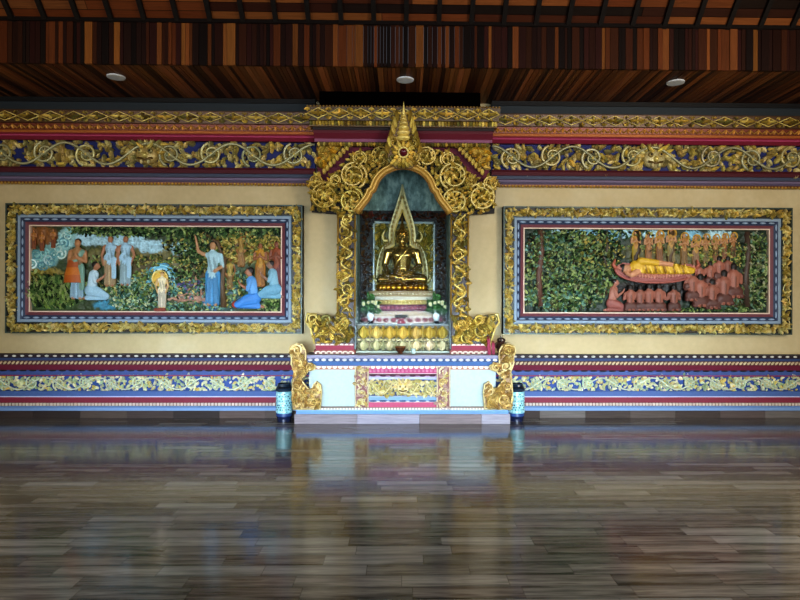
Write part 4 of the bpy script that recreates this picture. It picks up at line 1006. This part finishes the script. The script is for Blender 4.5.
m.lathe([(5.3*kk, -.02), (5.4*kk, .01), (4.6*kk, .04), (3.2*kk, .06), (2.8*kk, .085), (2.1*kk, .1), (1.8*kk, .13), (1.1*kk, .16), (.7*kk, .21), (.02*kk, .27)], (cxS, YS + .005, cz), hx('8a6a2c'), 20)
for j in range(5):
    for i in range(14): a = 2*PI*(i + j*.5)/14; rr_ = (5.3, 5.3, 4.7, 3.9, 3.0)[j]*kk; m.ell((cxS + rr_*math.cos(a), YS + .005 + rr_*math.sin(a), cz + (-.01, .012, .033, .048, .06)[j]), (.011, .011, .011), hx('7a5c24'), 6, 4)
m.build('curled_hair', STATUE, st)
m = MB(); 
pts = [(8.5, -.1, 36.5), (3, -.135, 31), (-4, -.135, 22), (-8.5, -.085, 13)]
m.tube([(cxS + u*kk, YS + y, zseat + v*kk) for u, y, v in pts], .012, hx('e0c070'), 6, .6)
m.build('robe_hem', STATUE, st)
# flame arch
Yf = YS + .1; kf = K(Yf)
ARC = [(25, 4), (25.5, 12), (24, 22), (22.2, 30), (19, 36), (15.5, 39.5), (12.5, 41), (13, 48), (12, 56), (9.5, 66), (6.5, 75), (3.2, 86), (0, 99)]
INN = [(20.5, 4), (20.8, 12), (19.8, 21), (18, 28.5), (15.5, 33), (11.5, 35.5), (7.8, 38.5), (7.8, 46), (7.4, 52), (5.8, 58), (3.6, 64), (1.7, 69), (0, 74)]
m = MB()
for e in (-1, 1):
    for i in range(len(ARC) - 1):
        a, b, c, d = ARC[i], ARC[i+1], INN[i+1], INN[i]
        f = lambda p, y: (cxS + e*p[0]*kf, y, zseat + p[1]*kf)
        mid0 = ((a[0] + d[0])/2, (a[1] + d[1])/2); mid1 = ((b[0] + c[0])/2, (b[1] + c[1])/2)
        cols_ = hx('e0d4a4')
        for (p1, p2, y1, y2) in (((a, b), (mid0, mid1), Yf, Yf - .05), ((mid0, mid1), (d, c), Yf - .05, Yf)):
            m.quad(f(p1[0], y1), f(p1[1], y1), f(p2[1], y2), f(p2[0], y2), cols_)
        m.quad(f(a, Yf), f(a, Yf + .03), f(b, Yf + .03), f(b, Yf), cols_); m.quad(f(d, Yf), f(c, Yf), f(c, Yf + .03), f(d, Yf + .03), cols_)
    for L_, col, rr_ in ((ARC, hx('e6dcae'), .011), (INN, hx('c2ac64'), .01)):
        m.tube([(cxS + e*u*kf, Yf - .01, zseat + v*kf) for u, v in L_], rr_, col, 6)
    N = 20
    for i in range(N):                       # little flame tongues on the band
        tq = (i + .5)/N*(len(ARC) - 1.001); j = int(tq); fr = tq - j
        u = (ARC[j][0]*(1-fr) + ARC[j+1][0]*fr + INN[j][0]*(1-fr) + INN[j+1][0]*fr)/2; v = (ARC[j][1]*(1-fr) + ARC[j+1][1]*fr + INN[j][1]*(1-fr) + INN[j+1][1]*fr)/2
        m.leaf(cxS + e*u*kf, zseat + v*kf, Yf - .04, PI/2 - e*.25, .055, .03, .02, jit(hx('a8925a'), .15), e*.7)
    for (u, v, s_) in ((15, 43, 1), (25, 8, -1)):      # side curls
        P_ = [(u - 1, v), (u + 2.5, v - .5), (u + 4.6, v + 2), (u + 4.6, v + 5.5), (u + 3, v + 8.5), (u + 1.5, v + 11)] if s_ > 0 else [(u - 2, v - 4), (u + 1, v - 5), (u + 3, v - 3), (u + 3, v), (u + 1.4, v + 1)]
        m.tube([(cxS + e*a*kf, Yf - .02, zseat + b*kf) for a, b in P_], [.022, .024, .02, .016, .011, .004][:len(P_)], hx('c9b878'), 6)
m.build('flame_arch', GOLD, st)

# ---- vases of greenery on the shelf
va = None
for (px, lab) in ((370.5, 'vase of green leaves with pale blossoms left of the statue pedestal'), (436.5, 'vase of green leaves with pale blossoms right of the statue pedestal')):
    Yv = .03; loc = (X(px, Yv), Yv, zs)
    if va is None:
        va = thing('flower_vase', lab, 'vase', loc, 'vases of greenery beside the statue'); c = loc
        m = MB(); m.lathe([(.035, 0), (.045, .012), (.03, .04), (.045, .09), (.04, .14), (.028, .165), (.036, .18), (.028, .178), (.02, .15)], c, [hx('23282c'), hx('23282c'), hx('c9d2d4'), hx('d6dcdc'), hx('c9d2d4'), hx('4a5456')], 18); m.build('vase', CERAM, va)
        r2 = random.Random(9); m = MB()
        for i in range(13):
            a = r2.uniform(0, 2*PI); s_ = r2.uniform(.05, .15); h_ = r2.uniform(.12, .27); m.tube([(c[0], c[1], c[2] + .16), (c[0] + s_*.5*math.cos(a), c[1] + s_*.4*math.sin(a), c[2] + .16 + h_*.6), (c[0] + s_*math.cos(a), c[1] + s_*.6*math.sin(a), c[2] + .14 + h_)], .004, hx('3a5a2c'), 5)
        m.build('stems', LEAFM, va)
        m = MB()
        for i in range(90):
            a = r2.uniform(0, 2*PI); s_ = r2.uniform(.0, .13); h_ = r2.uniform(.13, .4 - s_); L = r2.uniform(.05, .085)
            m.leaf(c[0] + s_*math.cos(a), c[2] + h_, c[1] + s_*.6*math.sin(a), r2.uniform(-.6, PI + .6), L, L*.5, .012, jit(r2.choice([hx('2f5a2c'), hx('3f7036'), hx('24462a'), hx('5a8a48')]), .2, r2), r2.uniform(-1, 1))
        m.build('leaves', LEAFM, va)
        for i in range(7):
            m = MB(); a = r2.uniform(0, 2*PI); s_ = r2.uniform(.03, .12); fc = (c[0] + s_*math.cos(a), c[1] - .06 - .04*r2.random(), c[2] + r2.uniform(.2, .33))
            for j in range(5): m.leaf(fc[0], fc[2], fc[1], 2*PI*j/5 + i, .026, .02, .006, hx('dfe0b8'), 0)
            m.ell(fc, (.008, .008, .008), hx('d2b040'), 6, 4); m.build('blossom', LEAFM, va)
    else: copy_tree(va, loc, lab)
# ---- small things on the shelf and the altar top
Yo = -.016
t = thing('offering_box', 'small dark red offering box in front of the statue pedestal', 'box', (X(401.5, Yo), Yo, zs))
c = (X(401.5, Yo), Yo, zs)
m = MB(); m.lathe([(.05, 0), (.06, .01), (.045, .03), (.05, .055), (.075, .07), (.075, .078)], c, [hx('7a2434'), hx('9a3446'), hx('7a2434'), hx('9a3446'), hx('601c28')], 20, .7); m.build('stand', PAINT, t)
m = MB(); m.band(c[0] - .085, c[0] + .085, [(c[1] + .042, zs + .078), (c[1] - .042, zs + .078), (c[1] - .048, zs + .12), (c[1] + .048, zs + .12)], hx('1c1a1c'))
for i in range(7): m.ell((c[0] - .07 + i*.0233, c[1] - .046, zs + .102), (.008, .006, .012), hx('5a5450'), 6, 4)
m.build('tray', CERAM, t)

# ================================================================ ALTAR
YT = -.42                                     # front of the altar body
al = thing('altar', 'white and blue painted altar with carved gold corners below the niche', 'altar', (0, -.2, 0))
zT = lambda py: Z(py, YT)
hw = 96*K(YT)
TOP = Z(355.3, -.46)
m = MB(); m.band(-98*K(-.46), 98*K(-.46), [(-.004, TOP), (-.46, TOP), (-.47, Z(358.5, -.46)), (-.004, Z(358.5, -.46))], [hx('a8a6b0'), hx('8a88a0'), hx('9694a6')]); m.build('top_slab', PAINT, al)
m = MB(); m.box(-97*K(-.45), 97*K(-.45), -.45, -.004, Z(361.6, -.45), Z(358.5, -.45), hx('3c4c74'))
n = 28; p = 2*96*K(-.45)/n
for i in range(n): c = -96*K(-.45) + p*(i + .5); m.ell((c, -.45, Z(360, -.45)), (p*.36, .012, .017), hx('dcdce0'), 8, 6)
m.build('dotted_moulding', PAINT, al)
m = MB(); m.band(-96*K(-.44), 96*K(-.44), [(-.004, zT(361.6)), (-.44, zT(361.6)), (-.425, zT(366)), (-.004, zT(366))], hx('46699c')); m.build('blue_moulding', PAINT, al)
m = MB(); m.box(-hw + .03, hw - .03, YT + .03, -.13, .002, zT(365.8), hx('b8c4c4')); m.build('body', PAINT, al)
for e in (-1, 1):
    x0, x1 = sorted((e*xa(46), e*91*K(YT))); m = MB(); m.box(x0, x1, YT, YT + .04, zT(406.5), zT(369.5), hx('b2c2c0')); m.build('white_panel', PAINT, al)
    m = MB(); x0, x1 = sorted((e*34.5*K(YT), e*47*K(YT))); m.box(x0, x1, YT - .03, YT + .04, zT(407), zT(367), hx('8a5a5a'))
    for i in range(4):
        z = zT(407) + (zT(367) - zT(407))*(i + .5)/4; s_ = 1 if i % 2 else -1
        spiral(m, (x0 + x1)/2, z, (x1 - x0)*.4, YT - .03, s_*PI/2, s_, 1.2, .012, [hx('d8cc9c'), hx('c2a868'), hx('e0d8b8')], 7)
    fill(m, lambda x, z: True, (x0 + .015, x1 - .015, zT(406), zT(368)), YT - .03, 46, .06, [hx('d8cc9c'), hx('c2a868'), hx('b89890')], 200 + e, .3)
    for xx in (x0, x1): m.tube([(xx, YT - .03, zT(407)), (xx, YT - .03, zT(367))], .01, hx('dccfb0'), 5)
    m.build('carved_strip', RELIEF, al)
m = MB()
n = 34; p = 2*92*K(YT)/n; m.box(-92*K(YT), 92*K(YT), YT - .01, YT + .04, zT(369.5), zT(365.8), hx('a86a50'))
for i in range(n):
    c = -92*K(YT) + p*(i + .5); m.prism([(c + p*.45*math.cos(PI + PI*j/6), zT(366.2) + .032*math.sin(PI + PI*j/6)) for j in range(7)], YT - .022, YT, jit(hx('e6dccb'), .05))
m.build('scalloped_edge', PAINT, al)
# centre panel
cp = MB(); a_, b_ = -34.5*K(YT), 34.5*K(YT)
cp.band(a_, b_, [(-.13, zT(368)), (YT - .02, zT(368)), (YT - .02, zT(373)), (YT - .005, zT(374)), (YT - .02, zT(375.5)), (YT + .005, zT(377.5)), (YT + .005, zT(379.5)), (YT + .02, zT(380)), (YT + .02, zT(396)), (YT - .0, zT(397)), (YT - .01, zT(401)), (YT - .02, zT(402)), (YT - .03, zT(407)), (-.13, zT(407))],
        [hx('b84a78'), hx('b84a78'), hx('e0d4d0'), hx('6a2a44'), hx('b8a0c0'), hx('aeb6d8'), hx('5a5a78'), hx('4a5478'), hx('aab8d4'), hx('7a9cc8'), hx('e0d8d4'), hx('b4486c'), hx('a8405c')])
n = 7; p = (b_ - a_)/n
for i in range(n): cp.ell((a_ + p*(i + .5), YT - .012, zT(375.2)), (p*.4, .015, .016), hx('4a2434'), 8, 6); cp.ell((a_ + p*(i + .5), YT - .01, zT(401)), (p*.42, .012, .014), hx('4a5c80'), 8, 6)
beads(cp, a_, b_, zT(370.5), YT - .022, .05, .018, .02, .008, hx('cc7898'))
cp.build('centre_panel', PAINT, al)
m = MB(); frieze(m, a_ + .01, b_ - .01, zT(388), 15.5*K(YT), YT + .02, 14*K(YT), [hx('d6cc96'), hx('c2b878'), hx('e0dab4'), hx('b8a458')], [hx('cfc694'), hx('b6a868')], 33, .8); mask(m, 0, zT(388), YT + .0, 13*K(YT), [hx('d8c48c'), hx('e0d0a0')]); m.build('centre_carving', RELIEF, al)
m = MB(); m.box(-93*K(YT), 93*K(YT), YT - .05, -.13, zT(409.3), zT(406.8), hx('8c7466'))
n = 62; p = 2*93*K(YT)/n
for i in range(n): c = -93*K(YT) + p*(i + .5); m.box(c - p*.36, c + p*.36, YT - .062, YT - .04, zT(409), zT(407.1), jit(hx('e0dcd6'), .05))
m.build('dentil_row', PAINT, al)
m = MB(); yb2 = -.48; m.band(-106*K(yb2), 106*K(yb2), [(-.18, Z(408.8, yb2)), (yb2 + .02, Z(408.8, yb2)), (yb2, Z(411, yb2)), (yb2, Z(414, yb2)), (-.18, Z(414, yb2))], [LB, hx('8fb4e0'), hx('6c98d4'), LB]); m.build('blue_plinth', PAINT, al)
m = MB(); yb3 = F*EYE/124 - D; x = -108*K(yb3); xe = 108*K(yb3); r2 = random.Random(4); cc = [hx('8e858c'), hx('9c98a6'), hx('84787a'), hx('a09ca8')]; i = 0
while x < xe - .01:
    w = min(.78, xe - x); m.box(x + .002, x + w - .002, yb3, -.18, .001, Z(414, yb3 + .03), cc[i % 4]); x += w; i += 1
m.build('tiled_step', WOODX, al)
# carved gold guardians on the two corners
for e in (-1, 1):
    yq = YT - .06; xq = lambda u: e*u*K(yq); zq = lambda py: Z(py, yq)
    P = [(109, 409), (82, 409), (81.5, 400), (81, 392), (82, 385), (86, 381.5), (89, 385), (91, 391), (95, 388), (99, 383), (101.5, 379), (98, 376), (94, 371), (88, 369.5), (87, 366), (91, 363.5), (97, 363), (96.5, 356), (97, 350), (100, 345), (106, 343.5), (111.5, 346), (113, 351), (111, 357), (111, 364), (108, 372), (109, 380), (110, 392)]
    P = [(xq(u), zq(py)) for u, py in P]
    m = MB(); m.prism(P if e > 0 else P[::-1], yq, YT + .02, hx('7a5a30')); ins = inpoly(P); bx = sorted((xq(81), xq(113)))
    GC = [hx('d2b878'), hx('b89a58'), hx('e0cd98'), hx('a8864c')]
    fill(m, ins, (bx[0], bx[1], zq(408), zq(344)), yq, 190, .07, GC, 300 + e, .4)
    for (u, py, R, a0, sg) in ((105, 350, 6, 0, 1), (103, 366, 5.5, 1, -1), (93, 367, 4, 2, 1), (102, 399, 8.5, 1, -1), (87, 391, 5, 1.5, 1), (89, 402, 5.5, 0, -1), (105, 386, 4.5, 2, 1)):
        spiral(m, xq(u), zq(py), R*K(yq), yq, a0 if e > 0 else PI - a0, sg*e, 1.3, .016, GC, 8, True, .012)
    m.tube([(a, yq - .005, b) for a, b in P + P[:1]], .011, hx('d8c48c'), 5)
    m.build('carved_corner', GOLD, al)

# ---- bowl, cup, jar and incense on the altar top
TOP += .0015
Yo = -.25
t = thing('offering_bowl', 'small dark brown bowl on the altar top before the lotus plinth', 'bowl', (X(400.5, Yo), Yo, TOP)); c = (X(400.5, Yo), Yo, TOP)
m = MB(); m.lathe([(.03, 0), (.034, .012), (.03, .018), (.055, .04), (.068, .07), (.07, .088), (.064, .088), (.05, .05), (.01, .035)], c, hx('4a2a18'), 28); m.build('bowl', CERAM, t)
t.children[0].name = 'bowl_body'
m = MB(); m.tube([(c[0] + .068*math.cos(2*PI*i/24), c[1] + .068*math.sin(2*PI*i/24), c[2] + .088) for i in range(25)], .005, hx('8a5c34'), 6); m.build('rim', CERAM, t)
t = thing('glass_cup', 'small clear glass cup on the altar top beside the brown bowl', 'cup', (X(413.5, Yo), Yo, TOP)); c = (X(413.5, Yo), Yo, TOP)
m = MB(); m.lathe([(.026, 0), (.03, .03), (.036, .065), (.034, .065), (.027, .03), (.022, .008)], c, hx('bcd6d0'), 22); m.build('cup_wall', CERAM, t)
m = MB(); m.lathe([(.001, .03), (.027, .03)], c, hx('8fc0b0'), 18); m.build('water', CERAM, t)
Yo = -.33
t = thing('incense_jar', 'dark lidded jar on the right end of the altar top', 'jar', (X(501.5, Yo), Yo, TOP)); c = (X(501.5, Yo), Yo, TOP)
m = MB(); m.lathe([(.045, 0), (.05, .01), (.04, .03), (.06, .08), (.065, .12), (.05, .16), (.042, .17)], c, hx('3a241c'), 24); m.build('jar_body', CERAM, t)
m = MB(); m.lathe([(.05, .165), (.056, .175), (.052, .2), (.03, .212), (.012, .216), (.012, .23), (.002, .234)], c, hx('2a1a16'), 24); m.build('lid', CERAM, t)
for e in (-1, 1): m = MB(); m.tube([(c[0] + e*.055, c[1], c[2] + .08), (c[0] + e*.074, c[1], c[2] + .1), (c[0] + e*.074, c[1], c[2] + .14), (c[0] + e*.055, c[1], c[2] + .15)], .008, hx('3a241c'), 6); m.build('handle', CERAM, t)
for i, (px, tilt, hgt, lab) in enumerate(((489.6, -.05, .235, 'tall crimson incense packet leaning left of the dark jar'), (493.6, -.02, .17, 'short crimson incense packet standing beside the dark jar'))):
    t = thing('incense_packet', lab, 'incense', (X(px, Yo), Yo - .02, TOP), 'crimson incense packets on the altar'); c = (X(px, Yo), Yo - .02, TOP)
    m = MB(); v = [(c[0] + s1*.019 + tilt*zz_*1.4, c[1] + s2*.016, c[2] + zz_) for zz_ in (0, hgt*.82, hgt*.86) for (s1, s2) in ((-1, -1), (1, -1), (1, 1), (-1, 1))]
    m.add(v, [(3, 2, 1, 0)] + [(r_*4 + j, r_*4 + (j+1) % 4, r_*4 + 4 + (j+1) % 4, r_*4 + 4 + j) for r_ in (0, 1) for j in range(4)] + [(8, 9, 10, 11)], hx('8e1c40')); m.build('wrapper', PAINT, t)
    m = MB()
    for j in range(7): bx_ = c[0] + tilt*hgt*1.2 + (j - 3)*.004; m.tube([(bx_, c[1] + (j % 3 - 1)*.006, c[2] + hgt*.8), (bx_ + tilt*.06, c[1] + (j % 3 - 1)*.006, c[2] + hgt)], .0024, hx('7a2a2c'), 5)
    m.build('sticks', PAINT, t)

# ---- two ceramic urns on the floor
ur = None
for (px, Yu, lab) in ((285, F*EYE/120.5 - D, 'pale cyan and navy patterned ceramic urn on the floor at left end of altar'), (517.2, F*EYE/120.5 - D, 'pale cyan and navy patterned ceramic urn on the floor at right end of altar')):
    loc = (X(px, Yu), Yu, 0)
    if ur is None:
        ur = thing('ceramic_urn', lab, 'urn', loc, 'ceramic urns flanking the altar'); ku = K(Yu)
        R = 8*ku; c = loc
        m = MB(); m.lathe([(R*.86, .0), (R*.86, .03), (R*.95, .06), (R*1.0, .068), (R*1.0, .105)], c, [hx('1b2340'), hx('1d2848'), hx('26386a'), hx('2f4a80')], 32); m.build('foot', CERAM, ur)
        m = MB(); m.lathe([(R*.99, .1), (R*1.0, .12), (R*1.0, .36), (R*.97, .385)], c, [hx('8ac2cc'), hx('9cd2d6'), hx('8ac2cc')], 32); r2 = random.Random(2)
        for j in range(9):
            for i in range(18):
                a = 2*PI*(i + .5*(j % 2))/18 + r2.uniform(-.08, .08); z = .125 + j*.028
                x, y = c[0] + R*1.005*math.cos(a), c[1] + R*1.005*math.sin(a); w = r2.uniform(.008, .016); h = r2.uniform(.007, .012)
                tx, ty = -math.sin(a), math.cos(a); ox, oy = math.cos(a)*.002, math.sin(a)*.002
                m.quad((x - tx*w + ox, y - ty*w + oy, z), (x + ox, y + oy, z - h), (x + tx*w + ox, y + ty*w + oy, z), (x + ox, y + oy, z + h), r2.choice([hx('1f4a60'), hx('2a6070'), hx('17304a'), hx('d6ecec')]))
        m.build('urn_body', CERAM, ur)
        m = MB(); m.lathe([(R*.97, .38), (R*1.04, .39), (R*1.06, .405), (R*1.0, .42), (R*.86, .445), (R*.8, .468), (R*.84, .478), (R*.72, .478), (R*.7, .44)], c, [hx('1c2a3a'), hx('223246'), hx('1c2a3a'), hx('16202c')], 32); m.build('rim', CERAM, ur)
    else: copy_tree(ur, loc, lab)

# ================================================================ LIGHT + CAMERA
def area(name, loc, target, sx, sy, power, col):
    l = bpy.data.lights.new(name, 'AREA'); l.shape = 'RECTANGLE'; l.size = sx; l.size_y = sy; l.energy = power; l.color = col
    o = bpy.data.objects.new(name, l); C.objects.link(o); o.location = loc
    d = Vector(target) - Vector(loc); o.rotation_euler = d.to_track_quat('-Z', 'Y').to_euler(); return o
o = area('daylight_opening', (0, -9.9, 1.5), (0, 0, 1.2), 9.0, 2.2, 105, (.74, .87, 1)); o.data.spread = math.radians(80)
o = area('ground_bounce', (0, -9.8, .9), (0, 0, .6), 8.4, .8, 58, (.64, .83, 1)); o.data.spread = math.radians(25)
area('warm_side_light', (5.1, -6.2, 2.8), (-.6, 0, 2.2), 2.2, 1.8, 330, (1, .9, .75))  # warm key from the right, put in to give the carvings form
area('warm_side_light', (-5.1, -6.2, 2.8), (1.2, 0, 2.2), 2.2, 1.8, 120, (1, .9, .75))  # added warm fill; this wall has no opening
w = bpy.data.worlds.new('World'); bpy.context.scene.world = w; w.use_nodes = True
w.node_tree.nodes['Background'].inputs[0].default_value = (.75, .86, 1, 1); w.node_tree.nodes['Background'].inputs[1].default_value = .12

cam = bpy.data.cameras.new('camera'); co = bpy.data.objects.new('camera', cam); C.objects.link(co)
cam.sensor_fit = 'HORIZONTAL'; cam.sensor_width = 36; cam.lens = 36*F/800
yaw = math.radians(1.06)
co.location = (0, -D, EYE)
co.rotation_euler = (math.radians(90), math.radians(0.0), -yaw)
from mathutils import Euler, Matrix
Rm = Matrix.Rotation(-yaw, 4, 'Z') @ Matrix.Rotation(PI/2, 4, 'X') @ Matrix.Rotation(math.radians(.18), 4, 'Z')
co.rotation_euler = Rm.to_euler()
pp = F*math.tan(yaw)                       # the vanishing point of the depth lines stays at x=403
cam.shift_x = (400 - (403 + pp))/800*-1*-1 if False else -((403 + pp) - 400)/800
cam.clip_start = .05
bpy.context.scene.camera = co
sc = bpy.context.scene
sc.view_settings.view_transform = 'Standard'; sc.view_settings.look = 'Medium High Contrast'; sc.view_settings.exposure = 0.0; sc.view_settings.gamma = 1.0
sc.cycles.use_denoising = True
sc.cycles.max_bounces = 8
